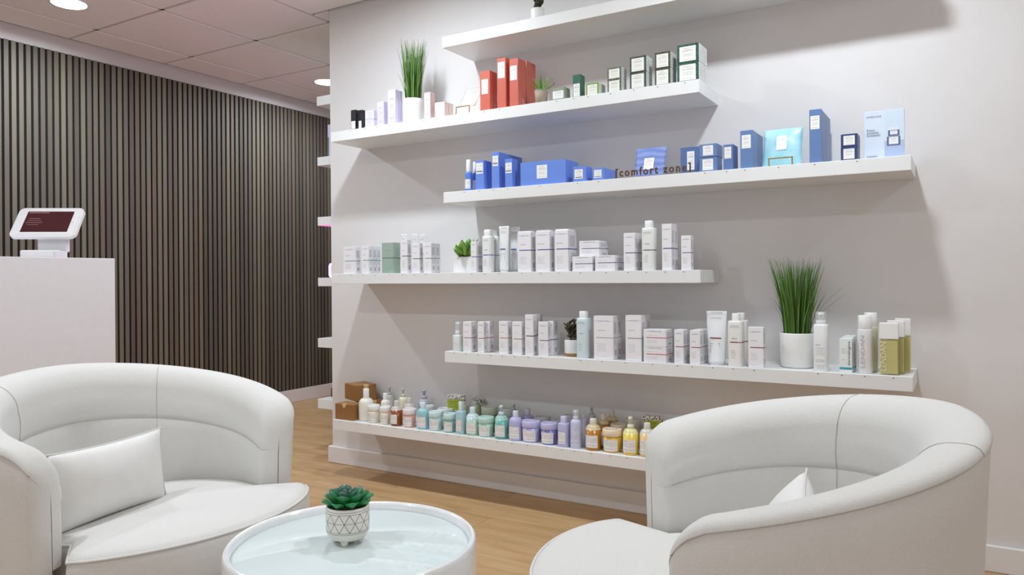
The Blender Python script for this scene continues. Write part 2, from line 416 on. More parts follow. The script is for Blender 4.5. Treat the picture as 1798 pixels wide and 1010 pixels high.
def carton(i, xl, xr, yt, label, col=WHITE, side=None, g=.012, n=1, short=None, style='label', lr=(.1, .9, .5, .9), sc=None, sv=.46,
           z0=None, rz=0, dep=None, group=None, head=None, rnd=0, mark=None, bigtext=None, name='product_box', dx=0, order=None):
    Y, x0, x1, zt, zb, ym = span(i, xl, xr, yt, g, z0)
    w, h = x1-x0, zt-zb
    if dep is None:
        dd = on_x(side, ym, x1).y-Y if side else .05*n
        dep = max(.024, min(dd, DEP-g-.004))/n
    t = thing(name, label, 'box', ((x0+x1)/2, Y+dep/2, zb), rz, group)
    d = dep-.0026 if n > 1 else dep
    bm = bm_box(-w/2, w/2, -d/2, d/2, .0003, h, .0009)
    if rnd:
        bm.free(); bm = loft([[(x*1., y*1., z) for x, y in rrect(w, d, rnd)] for z in (.0003, h-.006)]+[[(x*.93, y*.93, h) for x, y in rrect(w, d, rnd)]])
    from_bm('carton', bm, mat(col, .38), t)
    if style == 'label':
        face(t, 'label', w, d, h, lr, print_mat('f2f0ee', '55575f', LABB), .0004)
        face(t, 'side_print', w, d, h, (.5, .8, .06, .2), print_mat(col, 'd8d8dc', ((.0, 1, .0, 1, 0, .0), (.1, .9, .1, .9, 3, .7))), .0004, 'S')
        if mark: face(t, 'label_bar', w, d, h, (lr[0]+.06, lr[1]-.06, lr[2]+.06*(lr[3]-lr[2])+.04, lr[2]+.10*(lr[3]-lr[2])+.055), mat(mark, .5), .0007)
    elif style == 'chr':
        face(t, 'front_print', w, d, h, (.02, .98, .01, .97), print_mat('f0eef1', '8d8b94', CHRB), .0003)
        face(t, 'side_print', w, d, h, (.05, .95, .02, .97), print_mat('e6e4e8', '85838c', SIDEP), .0003, 'S')
        if sc: stripe(w, d, h, sv, .14, max(.0028, .022*h), mat(sc, .4), t)
        text(head or 'CHRISTINA', mat('74727a', .5), t, w*.6, Matrix.Translation((0, -d/2-.0006, h*.872)) @ FRONT, height=.0042)
    elif style == 'floral':
        face(t, 'front_print', w, d, h, (.11, .87, .06, .88), print_mat('f1efe9', '6d6f70', LABB), .0004)
        face(t, 'side_panel', w, d, h, (.01, .99, .01, .985), print_mat('e9e9e6', '9a9ca0', ((.08, .92, .08, .92, 8, .7),)), .0004, 'S')
    elif style == 'plain':
        face(t, 'front_print', w, d, h, (.12, .88, .1, .92), print_mat(col, '9b99ac', ((.2, .8, .72, .84, 1, .7), (.25, .75, .45, .6, 2, .5), (.2, .8, .05, .14, 1, .6))), .0004)
        if sc: stripe(w, d, h, .5, .06, .003, mat(sc, .4), t)
    elif style == 'derm':
        face(t, 'stripe', w, d, h, (0, 1, .10, .16), mat('2aa5b4', .4), .0005)
        face(t, 'front_print', w, d, h, (.1, .6, .3, .8), print_mat(col, '9aa0a4', ((.05, .9, .5, .85, 4, .6), (.05, .8, .1, .2, 1, .5))), .0004)
        text('dermalogica', mat('1f2024', .5), t, h*.70, Matrix.Translation((w*.27, -d/2-.0006, h*.57)) @ FRONT @ Matrix.Rotation(math.pi/2, 4, 'Z') @ Matrix.Translation((0, -.003, 0)), height=.0085)
        face(t, 'side_print', w, d, h, (.2, .75, .1, .9), print_mat(col, '33363a', ((0, .3, 0, 1, 16, .9), (.5, .95, 0, 1, 9, .7))), .0004, 'S')
    ORDN = ('second', 'third', 'fourth')
    for kx in range(1, n):
        r = dup(t, (t.location.x+dx*kx, t.location.y+dep*kx, zb), label=f'{ORDN[kx-1]} in line behind the {short}')
    t['top'] = zt
    return t, zt
def rrect(w, d, r, n=4):
    P = []
    for cx, cy, a0 in ((w/2-r, d/2-r, 0), (-w/2+r, d/2-r, 90), (-w/2+r, -d/2+r, 180), (w/2-r, -d/2+r, 270)):
        for k in range(n+1):
            a = math.radians(a0+90*k/n); P.append((cx+r*math.cos(a), cy+r*math.sin(a)))
    return P
def vessel(i, xl, xr, yt, label, kind, body, g=.012, cap='f0efee', fill=None, lab=None, r=None, name=None, lw=1, ybody=None, capw=.45, z0=None, cat=None, sq=None, ink='77757c', n=1, short=None, dy=.06, dxs=0, head=None, sc=None):
    """round or squared containers on shelf i between pixel columns xl..xr"""
    Y = D+g; zb = SH[i] if z0 is None else z0
    xc = (xl+xr)/2
    for _ in range(3):
        yb = to_px((on_y(xc, 500, Y).x, Y, zb))[1]; ym = (yt+yb)/2
        P = on_y(xc, ym, Y); v = (P-Vector((0, 0, EYE))); v.z = 0
        # half width across the line of sight
        rr = (xr-xl)/2/F*(v.dot(_fw))/ (1.0)
        rr *= .97
        Y = D+g+rr
    P = on_y(xc, ym, Y); H = on_y(xc, yt, Y).z-zb
    zbd = on_y(xc, ybody, Y).z-zb if ybody else None
    cat = cat or {'jar': 'jar', 'tube': 'tube'}.get(kind, 'bottle')
    nm = name or {'jar': 'cosmetic_jar', 'tube': 'cream_tube', 'pump': 'pump_bottle', 'spray': 'spray_bottle'}.get(kind, 'bottle')
    t = thing(nm, label, cat, (P.x, Y, zb)); bmt = mat(body, .28, coat=.2) if not isinstance(body, bpy.types.Material) else body
    cm = mat(cap, .35)
    lb = print_mat(lab or 'f1efed', ink, JARB) if lab != '' else None
    F0 = -math.pi/2
    if kind == 'jar':
        hl = H*.30; rt = rr*.93; rbm = rr*.86
        from_bm('tub', lathe([(rbm*.9, .0), (rbm, .004), (rt, H-hl)], 22), bmt, t, True)
        from_bm('lid', lathe([(rr*.97, H-hl), (rr, H-hl+.002), (rr*.985, H-.004), (rr*.93, H), (rr*.85, H+.0006), (rr*.83, H-.001)], 22), cm, t, True)
        if lb: curved_label('label', rbm*1.012, F0-1.02*lw, F0+1.02*lw, H*.07, (H-hl)*.82, lb, t, r1=rbm+(rt-rbm)*.82+.0006)
        from_bm('lid_print', lathe([(rr*.55, H+.0003), (rr*.5, H+.0009)], 16, False, False), mat('b9b9bd', .5), t)
    elif kind == 'tube':
        rings = []; hc = H*.035
        for f_, z in ((0, hc), (.12, hc+.01), (.45, H*.45), (.8, H*.8), (1, H*.955), (1, H)):
            a = rr*(.80+.20*f_); b = rr*.72*(1-f_)**.8+.0012
            rings.append([(a*math.cos(q), b*math.sin(q), z) for q in [2*math.pi*k/20 for k in range(20)]])
        from_bm('sleeve', loft(rings), bmt, t, True)
        from_bm('cap', lathe([(rr*.66, .0), (rr*.7, .002), (rr*.7, hc)], 20), cm, t, True)
        hw = rr*.86
        for nm_, z, hh, m_ in (('stripe', H*.5, .0022, mat(sc or '8c1f33', .4)), ('crimp', H*.965, .004, mat('e6e5e6', .4))):
            yy = -(rr*.72*(1-.5)**.8+.0030) if nm_ == 'stripe' else -.0018
            quad(nm_, [(-hw*.62, yy, z-hh), (hw*.68, yy, z-hh), (hw*.68, yy, z+hh), (-hw*.62, yy, z+hh)], m_, t)
        text(head or 'CHRISTINA', mat('7b7a82', .5), t, rr*1.1, Matrix.Translation((0, -rr*.72*.26-.003, H*.86)) @ FRONT, height=.005)
        quad('front_print', [(-hw*.62, -rr*.72*.62-.0024, H*.2), (hw*.5, -rr*.72*.62-.0024, H*.2), (hw*.5, -rr*.72*.56-.0030, H*.44), (-hw*.62, -rr*.72*.56-.0030, H*.44)], print_mat(body, ink, ((0, 1, .1, .9, 5, .6),)), t)
    else:
        hb = zbd or H*.80; rn = rr*capw; sh = min(rr*.75, hb*.25)
        q = sq
        if q: prof = [(rr*.94, 0), (rr, .004), (rr, hb-.006), (rr*.94, hb-.001), (rn, hb)]
        else: prof = [(rr*.88, 0), (rr*.97, .003), (rr, .008)]+[(rn+(rr-rn)*math.cos(a), hb-sh+sh*math.sin(a)) for a in (0, .35, .7, 1.05, 1.35, 1.57)]
        ex = 1
        if fill:                                        # clear bottle with the liquid standing below the shoulder
            lv = hb-sh*.85
            from_bm('body', lathe([(rr*.88, 0), (rr*.97, .003), (rr, .008), (rr, lv)], 22), bmt, t, True)
            from_bm('shoulder', lathe([(rr, lv)]+[(rn+(rr-rn)*math.cos(a), hb-sh+sh*math.sin(a)) for a in (.15, .5, .9, 1.3, 1.57)]+[(rn, hb)], 22, False), mat(fill, .2, coat=.4), t, True)
        else:
            from_bm('body', lathe(prof, 22 if not q else 28, sq=q), bmt, t, True)
        if kind in ('pump', 'spray'):
            from_bm('collar', lathe([(rn*1.15, hb-.001), (rn*1.15, hb+(H-hb)*.3), (rn*.8, hb+(H-hb)*.34)], 16), cm, t, True)
            b2 = lathe([(rn*.5, hb+(H-hb)*.3), (rn*.55, H-.012), (rn*.72, H-.011), (rn*.72, H-.002), (rn*.6, H)], 14)
            tube([(0, 0, H-.006), (0, -rn*1.0, H-.006), (0, -rn*1.4, H-.0075)], rn*.28, 6, bm=b2)
            from_bm('pump', b2, cm, t, True)
            if kind == 'spray': from_bm('overcap', lathe([(rn*1.3, hb+.002), (rn*1.25, H+.002), (rn*1.1, H+.0035)], 18, False), clear(), t, True)
        else:
            from_bm('cap', lathe([(rn*.98, hb), (rn, hb+.001), (rn*.98, H-.002), (rn*.9, H)], 18 if not q else 24, sq=q), cm, t, True)
        if lb:
            if q: curved_label('label', rr*1.008, F0-.62, F0+.62, hb*.14, hb*.62, lb, t, sq=q)
            else: curved_label('label', rr*1.01, F0-1.02*lw, F0+1.02*lw, hb*.12, hb*.60, lb, t)
    for kx in range(1, n):
        dup(t, (t.location.x+dxs*kx, t.location.y+dy*kx, zb), label=f'{("second", "third")[kx-1]} in line behind the {short}')
    return t
def chr_bottle(i, xl, xr, yt, yb, label, sc, body='eef0ef', g=.012, capw=.6, n=1, short=None, dy=.055, sq=5, stripe_v=.5):
    t = vessel(i, xl, xr, yt, label, 'plain', body, g, 'f2f2f1', lab='', ybody=yb, capw=capw, sq=sq)
    b = [c for c in t.children if c.name.startswith('body')][0]
    rr = max(v.co.x for v in b.data.vertices); hb = max(v.co.z for v in b.data.vertices)
    curved_label('front_print', rr*1.004, -math.pi/2-.66, -math.pi/2+.66, hb*.05, hb*.93, print_mat(body, '8f8e96', ((0, 1, .905, .915, 0, .5), (.2, .75, .60, .68, 1, .7), (.15, .6, .14, .36, 5, .6))), t, sq=sq)
    if sc: curved_label('stripe', rr*1.008, -math.pi/2-.60, .35, hb*stripe_v, hb*stripe_v+.0042, mat(sc, .4), t, sq=sq, n=12)
    text('CHRISTINA', mat('77767e', .5), t, rr*1.25, Matrix.Translation((0, -rr*1.012, hb*.87)) @ FRONT, height=.0042)
    for kx in range(1, n): dup(t, (t.location.x+.004*kx, t.location.y+dy*kx, t.location.z), label=f'second in line behind the {short}')
    return t
def pouch(i, xl, xr, yt, label, col, lean=.32, g=.05, lr=(.3, .66, .25, .68), sheen=.15, wave=None, lblank=False):
    Y, x0, x1, zt, zb, ym = span(i, xl, xr, yt, g+.02)
    w = x1-x0; H = (zt-zb)/math.cos(lean)
    t = thing('sachet_pouch', label, 'pouch', ((x0+x1)/2, D+g, zb+.001)); t.rotation_euler = (-lean, 0, 0)
    nx, nz = 14, 16; vs, fs = [], []
    def off(u, v): return .011*(1-abs(2*u-1)**3)*(1-abs(2*v-1)**4)
    for s_ in (-1, 1):
        for j in range(nz+1):
            for q in range(nx+1):
                u, v = q/nx, j/nz
                vs.append(((u-.5)*w*(1+.03*math.cos(math.pi*(2*v-1)/2)*-1), s_*(off(u, v)+.0012+.0012*math.sin(u*9+v*14)*off(u, v)/.011), v*H))
    for s_ in range(2):
        o = s_*(nx+1)*(nz+1)
        for j in range(nz):
            for q in range(nx): a = o+j*(nx+1)+q; fs.append((a, a+1, a+nx+2, a+nx+1))
    bm = bmesh.new(); V = [bm.verts.new(p) for p in vs]
    for f_ in fs: bm.faces.new([V[q] for q in f_])
    k = (nx+1)*(nz+1)
    ring = [q for q in range(nx+1)]+[j*(nx+1)+nx for j in range(1, nz+1)]+[nz*(nx+1)+q for q in range(nx-1, -1, -1)]+[j*(nx+1) for j in range(nz-1, 0, -1)]
    for a, b in zip(ring, ring[1:]+ring[:1]): bm.faces.new((V[a], V[b], V[b+k], V[a+k]))
    from_bm('bag', bm, col, t, True)
    yy = -.0135
    a, b, c, d = lr
    if not lblank: quad('label', [((a-.5)*w, yy, c*H), ((b-.5)*w, yy, c*H), ((b-.5)*w, yy, d*H), ((a-.5)*w, yy, d*H)], print_mat('f3f2f4', '6e6f7a', LABB), t)
    else: quad('front_print', [((a-.5)*w, yy, c*H), ((b-.5)*w, yy, c*H), ((b-.5)*w, yy, d*H), ((a-.5)*w, yy, d*H)], print_mat('f0f0f0', 'a2a4b6', LABB), t)
    box('seal_strip', (-w/2*.985, w/2*.985, -.0022, .0022, H*.955, H*.965), col, t)
    return t, w, H
GOLD = mat('b08a4a', .35, 1)
def easel(i, xl, xr, yt, label, g=.028):
    Y, x0, x1, zt, zb, ym = span(i, xl, xr, yt, g)
    bm = bmesh.new(); h = zt-zb; path = []
    for k_ in range(7): path.append((x0, 0, .003+(h-.003)*k_/6))
    nb = int((x1-x0)/.0052)
    for k_ in range(1, nb): path.append((x0+(x1-x0)*k_/nb, 0, h))
    for k_ in range(7): path.append((x1, 0, .003+(h-.003)*(6-k_)/6))
    for e_ in (x0, x1):
        for k_ in range(1, 9): path.append((e_, .0055*k_, .003))
    c = (x0+x1)/2
    for p in path:
        r = bmesh.ops.create_icosphere(bm, subdivisions=1, radius=.0031)
        for v in r['verts']: v.co += Vector((p[0]-c, p[1], p[2]))
    o = from_bm('display_easel', bm, GOLD, None, True); o.location = (c, Y, zb)
    tag(o, label, 'easel')
def grass(loc, r_pot, h_pot, h_top, spread, label, seed, n=340, potname='white'):
    t = thing('potted_grass', label, 'plant', loc); rnd = random.Random(seed)
    PM = mat('f1f0ee', .4)
    from_bm('pot', lathe([(r_pot*.82, 0), (r_pot*.93, .006), (r_pot, h_pot*.25), (r_pot, h_pot-.004), (r_pot*.985, h_pot), (r_pot*.94, h_pot), (r_pot*.93, h_pot-.012), (0.001, h_pot-.013)], 32, True, True), PM, t, True)
    from_bm('soil', lathe([(r_pot*.93, h_pot-.012), (.001, h_pot-.008)], 20, False, False), mat('3b3226', .9), t)
    bm = bmesh.new()
    for q in range(n):
        a = rnd.uniform(0, 2*math.pi); rb = r_pot*.78*math.sqrt(rnd.random()); L = (h_top-h_pot)*(rnd.uniform(.80, 1.0) if rnd.random() < .75 else rnd.uniform(.45, .85))
        out = spread*(.30+.7*rb/(r_pot*.78))*rnd.uniform(.5, 1.1)
        if q < 5: out *= 1.9; L *= .74
        if q in (5, 6): out *= 3.6; a = -.25+.2*(q-5); L *= .78
        bend = rnd.uniform(-.012, .012); w = rnd.uniform(.0010, .0019); mi = rnd.choice((0, 0, 1, 1, 2))
        ca, sa = math.cos(a), math.sin(a); yaw = rnd.uniform(0, math.pi); wx, wy = math.cos(yaw), math.sin(yaw); prev = None
        for s_ in range(5):
            f_ = s_/4; rad = rb+out*f_**1.7; p = Vector((ca*rad-sa*bend*f_*f_, sa*rad+ca*bend*f_*f_, h_pot-.01+L*f_*(1-.04*f_)))
            ww = w*(1-.85*f_**3); cur = (bm.verts.new(p+Vector((wx*ww, wy*ww, 0))), bm.verts.new(p-Vector((wx*ww, wy*ww, 0))))
            if prev: fc = bm.faces.new((prev[0], prev[1], cur[1], cur[0])); fc.material_index = mi
            prev = cur
    me = bpy.data.meshes.new('grass_blades'); bm.to_mesh(me); bm.free()
    stuff(link('grass_blades', me, [mat('67903a', .5), mat('48702a', .5), mat('2f4719', .55)], t))
    return t
def leaf(bm, base, dirv, up, L, w, th=.0018, cup=.25, mi=0, seg=5, blunt=False):
    """one thick pointed leaf as a closed little mesh"""
    d = Vector(dirv).normalized(); s_ = d.cross(Vector(up)).normalized(); n_ = s_.cross(d); rings = []
    for k_ in range(seg+1):
        f_ = k_/seg; ww = w*(math.sin(math.pi*min(1, .12+.86*f_))**.8)*(1-.25*f_); 
        if blunt: ww = w*min(1, .35+1.1*f_)*math.sqrt(max(0, 1-max(0, (f_-.55)/.45)**2.2))
        if k_ == seg: ww = w*(.18 if blunt else .06)
        c = Vector(base)+d*L*f_+n_*(cup*L*f_*f_)
        rings.append([c+s_*ww+n_*ww*.35, c+n_*th*.6, c-s_*ww+n_*ww*.35, c-n_*th*1.4])
    v0 = len(bm.faces); loft(rings, bm=bm); bm.faces.ensure_lookup_table()
    for f_ in bm.faces[v0:]: f_.material_index = mi
# ------------------------------------------------------------------ top shelf
def jade(loc, r, hp, h, label, dark, seed, n=60, wood=False, spread=None):
    t = thing('potted_succulent', label, 'plant', loc); rnd = random.Random(seed); spread = spread or r*1.25
    z0 = .012 if wood else 0
    if wood: from_bm('saucer', lathe([(r*.9, 0), (r*.95, .002), (r*.95, .012), (r*.9, .0125)], 24), mat('a8763f', .5), t, True)
    from_bm('pot', lathe([(r*.93, z0), (r, z0+.004), (r, z0+hp-.003), (r*.95, z0+hp), (r*.88, z0+hp-.001), (r*.87, z0+hp-.012), (.001, z0+hp-.012)], 26), mat('eeedeb', .35), t, True)
    bm = bmesh.new(); st = bmesh.new()
    for s_ in range(9):
        a = 2*math.pi*s_/9+rnd.uniform(-.3, .3); top = Vector((math.cos(a)*spread*rnd.uniform(.15, .75), math.sin(a)*spread*rnd.uniform(.15, .75), z0+hp+(h-hp-z0)*rnd.uniform(.5, .95)))
        b = Vector((math.cos(a)*r*.25, math.sin(a)*r*.25, z0+hp-.012)); tube([b, (b+top)/2+Vector((0, 0, .004)), top], [.0022, .0018, .0012], 5, bm=st)
        for q in range(n//9):
            f_ = .3+.7*q/(n//9-1); p = b+(top-b)*f_; aa = rnd.uniform(0, 6.28); L = rnd.uniform(.017, .026)
            leaf(bm, p, (math.cos(aa), math.sin(aa), rnd.uniform(.1, .8)), (0, 0, 1), L, L*.36, .003, .1, mi=rnd.choice((0, 0, 1)), seg=3)
    from_bm('stems', st, mat('3d3421', .7), t, True)
    o = from_bm('foliage', bm, [mat(dark[0], .4), mat(dark[1], .45)], t, True); stuff(o)
    return t
p = on_y(944, 28, D+.075)
jade((p.x, D+.075, SH[1]), .031, .062, .15, 'dark green succulent in a white pot on the topmost shelf', ('2f3516', '252a14'), 3)

# ------------------------------------------------------------------ second shelf
SHELF = 2
carton(2, 616, 624.3, 193.7, 'small black box furthest left among the shelf goods', '17171a', 629, style='label', lr=(.1, .95, .06, .44), g=.016)
carton(2, 629.3, 636, 193.7, 'small black box between another black box and the lavender cubes', '17171a', 641, style='label', lr=(.08, .8, .06, .44), g=.024)
_, z = carton(2, 641, 656.3, 211, 'lower pale lavender cube box beside the black boxes', 'dcd6ee', 662, style='plain')
carton(2, 641, 656.3, 195.3, 'upper pale lavender cube box stacked beside the black boxes', 'dcd6ee', 662, style='plain', z0=z)
carton(2, 662.4, 673.8, 179.4, 'medium tall lavender box between lavender cubes and a taller one', 'd6cfea', 680.7, style='plain')
carton(2, 680.9, 693.9, 158.7, 'tallest lavender box, just left of the potted grass', 'd6cfea', 707, style='plain', n=2, short='tallest lavender box')
Yp = D+.072; pl, pr = on_y(708, 190, Yp), on_y(744, 190, Yp); rp = .049
grass((on_y(726, 190, Yp).x, Yp, SH[2]), rp, on_y(726, 172, Yp-.03).z-SH[2], on_y(728, 62, Yp).z-SH[2], .042, 'tall potted grass in a white pot on the upper left shelf', 11)
carton(2, 744.6, 755.4, 163.2, 'slim upright pink box right of the upper potted grass', 'ecd3cf', 763.8, style='plain')
carton(2, 763, 780.4, 180.7, 'low pink cube box left of the white pouch', 'ecd3cf', 796, style='plain', n=2, short='low pink cube box')
POUCHW = mat('d2d0cc', .35, coat=.3)
pouch(2, 799, 846, 150, 'white pouch leaning on a beaded easel beside the coral boxes', POUCHW, .62, .075, (.28, .72, .3, .7), lblank=True)
easel(2, 801, 824, 188.5, 'beaded metal easel in front of the white pouch', .022)
RED = 'cf6a58'
carton(2, 843, 860, 126, 'shorter coral red box at the left of the coral group', RED, 871, lr=(.16, .82, .42, .79), dep=.062)
carton(2, 873, 888, 103, 'tall coral red box in the middle, label placed near its top', RED, 896, lr=(.08, .88, .6, .92), dep=.05)
carton(2, 894.5, 909.6, 104, 'tall coral red box at the right of the coral group', RED, 919, lr=(.08, .86, .55, .85), dep=.07)
carton(2, 913, 925, 108.5, 'coral red box half hidden behind the right tall coral box', RED, 933, lr=(.1, .6, .45, .8), g=.10, dep=.08)
def small_plant():
    Y = D+.045; a, b = on_y(937.6, 168, Y), on_y(964, 168, Y); r = (b.x-a.x)/2*.86; x = (a.x+b.x)/2
    h = on_y(950, 159, Y).z-SH[2]; top = on_y(950, 131, Y).z-SH[2]
    t = thing('potted_sprout', 'tiny green sprout in a clear glass with a brown fill', 'plant', (x, Y, SH[2])); rnd = random.Random(5)
    from_bm('filling', lathe([(r*.72, .002), (r*.93, h*.9)], 20), mat('a08560', .7), t, True)
    from_bm('glass', lathe([(r*.78, 0), (r, h), (r*.97, h)], 22, True, False), clear('ffffff', .18), t, True)
    for q in range(17):
        bm = bmesh.new(); a_ = q*2.4; e = .35+.9*(q/17)
        leaf(bm, (0, 0, h*.85), (math.cos(a_)*math.cos(e), math.sin(a_)*math.cos(e), math.sin(e)), (0, 0, 1), (top-h*.85)*rnd.uniform(.75, 1.05), .0042, .0012, .12)
        from_bm('leaf', bm, mat(('6fa23a', '4f8a34', '86b24c')[q % 3], .45), t, True)
small_plant()
carton(2, 969.4, 991, 155, 'low sage green box with a pale label', '8f9c84', 1001, lr=(.06, .92, .12, .72))
carton(2, 1005.7, 1019, 132, 'slim dark green box with white lower label', '2f6552', 1027, lr=(.08, .92, .04, .6), style='label')
carton(2, 1029, 1051.5, 147.6, 'low box with a bright leaf green border', '7fa63a', 1063, style='floral')
def floral(name, ca, cb):
    k = N(name); v = k.n('ShaderNodeTexVoronoi'); v.inputs['Scale'].default_value = 190; k.t.links.new(k.coord(), v.inputs['Vector'])
    k.col(k.ramp(v.outputs['Distance'], (.25, lin(ca)), (.45, lin(cb)), (.7, lin(ca)))); k.b.inputs['Roughness'].default_value = .45; return k.mat
FL1, FL2, FL3, FL4 = floral('floral_a', '2a3128', '8f9a7c'), floral('floral_b', '2b3a35', '55665e'), floral('floral_c', '31382b', '5d6650'), floral('floral_d', '1a2a24', '3f7d67')
STK = (((1066.5, 1091, 1100), (140.6, 120.5), FL1, 'smallest pair of stacked floral boxes'), ((1105.8, 1134.6, 1145), (128.6, 101), FL2, 'grey green pair of stacked boxes'),
       ((1149.6, 1177, 1187.5), (121.5, 93.5), FL3, 'olive pair of stacked boxes'), ((1189, 1226.7, 1241), (112, 80.5), FL4, 'largest pair of stacked boxes at the shelf end'))
for (a, b, c), ys_, fm, nm in STK:
    z = None
    for q, yt in enumerate(ys_):
        t, z = carton(2, a, b, yt, f'{("lower", "upper")[q]} box in the {nm}', '2c3a33', c, style='floral', z0=z)
        for ch in t.children:
            if ch.name.startswith('carton'): ch.data.materials[0] = fm

# ------------------------------------------------------------------ third shelf
BLUE, SLATE, NAVY = '6d8fe0', '6482b4', '2b3f74'
for q, (a, b, yt, g) in enumerate(((816.3, 830, 281, .012), (828.5, 840.5, 285, .06))):
    vessel(3, a, b, yt, ('blue bottle with white spray cap at the left end of the blue goods', 'blue spray bottle half hidden by the left blue carton')[q], 'plain', '5f86d8', g, 'f3f3f4', ybody=302+q*2, capw=.66, name='spray_bottle')
carton(3, 834.9, 849.4, 282.6, 'upright blue box right of the blue spray bottles', BLUE, 864, n=2, short='upright blue box by the spray bottles', lr=(.08, .88, .55, .92), mark='30335c')
carton(3, 864.2, 876, 267.8, 'tallest blue box on the third shelf', BLUE, 917, n=3, short='tallest blue box on the third shelf', lr=(.06, .86, .62, .9), mark='30335c')
carton(3, 886.7, 899.5, 279.5, 'medium blue box standing in front of the tallest one', BLUE, 909, g=.006, lr=(.08, .92, .5, .86), mark='30335c', dep=.045)
carton(3, 913.5, 993, 286.7, 'big wide blue box in the middle of the blue goods', BLUE, 1016, n=3, short='big wide blue box', lr=(.37, .60, .28, .84))
carton(3, 1006, 1029, 293.5, 'blue cube box immediately right of the big wide one', BLUE, 1040, lr=(.12, .76, .2, .82), mark='30335c')
carton(3, 1040.5, 1060, 295.5, 'blue cube box nearest the brass lettering', BLUE, 1083, n=2, short='blue cube box nearest the brass lettering', lr=(.12, .8, .2, .84), mark='30335c')
def letter_sign():
    Y = D+.013; x0, x1 = on_y(1081, 312, Y).x, on_y(1213, 300, Y).x; xe = on_y(1226, 300, Y).x
    t = thing('letter_sign', 'brown metal lettering with brackets standing on the third shelf edge', 'sign', ((x0+x1)/2, Y, SH[3])); w = x1-x0
    BR = mat('6e5030', .32, .85)
    box('base_bar', (-w/2, xe-(x0+x1)/2, -.002, .006, 0, .0025), BR, t)
    o = text('[comfort zone]', BR, t, w, Matrix.Translation((0, 0, .0082)) @ FRONT, height=.033, ext=.05, name='letter')
    bm = bmesh.new(); bm.from_mesh(o.data); bmesh.ops.remove_doubles(bm, verts=bm.verts[:], dist=1e-5)
    M, seen, groups = o.matrix_basis.copy(), set(), []
    for v in bm.verts:                                   # one part per letter
        if v in seen: continue
        st, comp = [v], []; seen.add(v)
        while st:
            c = st.pop(); comp.append(c)
            for e in c.link_edges:
                n_ = e.other_vert(c)
                if n_ not in seen: seen.add(n_); st.append(n_)
        xs_ = [c.co.x for c in comp]; groups.append([min(xs_), max(xs_), comp])
    groups.sort(key=lambda g_: g_[0]); merged = []
    for g_ in groups:
        if merged and g_[0] < merged[-1][1]-1e-4: merged[-1][1] = max(merged[-1][1], g_[1]); merged[-1][2] += g_[2]
        else: merged.append(g_)
    for x0_, x1_, comp in merged:
        idx = {v: q for q, v in enumerate(comp)}; me = bpy.data.meshes.new('letter')
        me.from_pydata([v.co[:] for v in comp], [], [[idx[v] for v in f_.verts] for f_ in bm.faces if f_.verts[0] in idx])
        lo = link('letter', me, BR, t); lo.matrix_basis = M
    bm.free(); bpy.data.objects.remove(o, do_unlink=True)
letter_sign()
k = N('wave_foil'); w_ = k.n('ShaderNodeTexWave'); w_.bands_direction = 'Z'; w_.inputs['Scale'].default_value = 11; w_.inputs['Distortion'].default_value = 5; w_.inputs['Detail'].default_value = 2; k.t.links.new(k.coord(), w_.inputs['Vector'])
k.col(k.ramp(w_.outputs['Fac'], (.1, lin('7185c4')), (.5, lin('7c8fca')), (.9, lin('8a9cd4')))); k.b.inputs['Roughness'].default_value = .6; WAVE = k.mat
pouch(3, 1115, 1169, 262, 'blue wave patterned pouch leaning behind the brass lettering', WAVE, .30, .07, (.34, .66, .24, .62))
carton(3, 1195, 1229, 260, 'slate blue box leaning behind the closing bracket of the lettering', '566f9f', None, g=.085, dep=.03, lr=(.34, .72, .2, .85))
_, z = carton(3, 1228, 1259, 277, 'lower slate blue box of the stack of two', SLATE, 1268, lr=(.18, .78, .12, .86), g=.02)
carton(3, 1228, 1259, 254.3, 'upper slate blue box of the stack of two', SLATE, 1269, lr=(.2, .78, .12, .88), z0=z, g=.018)
carton(3, 1270, 1287, 254.5, 'narrow slate blue box right of the slate stack', '5d7aad', 1295.7, lr=(.12, .82, .45, .9))
carton(3, 1299.7, 1321.5, 230, 'tall slate blue box left of the aqua pouch', SLATE, 1340, n=2, short='tall slate blue box left of the aqua pouch', lr=(.12, .85, .53, .88))
k = N('aqua_foil'); k.col(k.ramp(k.noise(k.coord(), 14, 3), (.3, lin('8fcfe0')), (.6, lin('b4e3ec')), (.8, lin('d3f1f5')))); k.b.inputs['Roughness'].default_value = .22; k.b.inputs['Coat Weight'].default_value = .5; AQUA = k.mat
pouch(3, 1340, 1409, 229, 'shiny aqua pouch leaning on a beaded easel', AQUA, .26, .07, (.36, .62, .42, .78))
easel(3, 1350, 1391, 279, 'beaded metal easel in front of the aqua pouch', .014)
carton(3, 1421, 1442, 193, 'tallest slate blue box, standing alone right of the aqua pouch', SLATE, 1458, n=2, short='tallest slate blue box', lr=(.1, .86, .63, .88))
_, z = carton(3, 1476.3, 1505.6, 258.5, 'lower dark navy box of the navy pair', NAVY, 1510, lr=(.16, .82, .1, .84))
carton(3, 1476.3, 1505.6, 236.5, 'upper dark navy box of the navy pair', NAVY, 1510, lr=(.16, .84, .12, .86), z0=z)
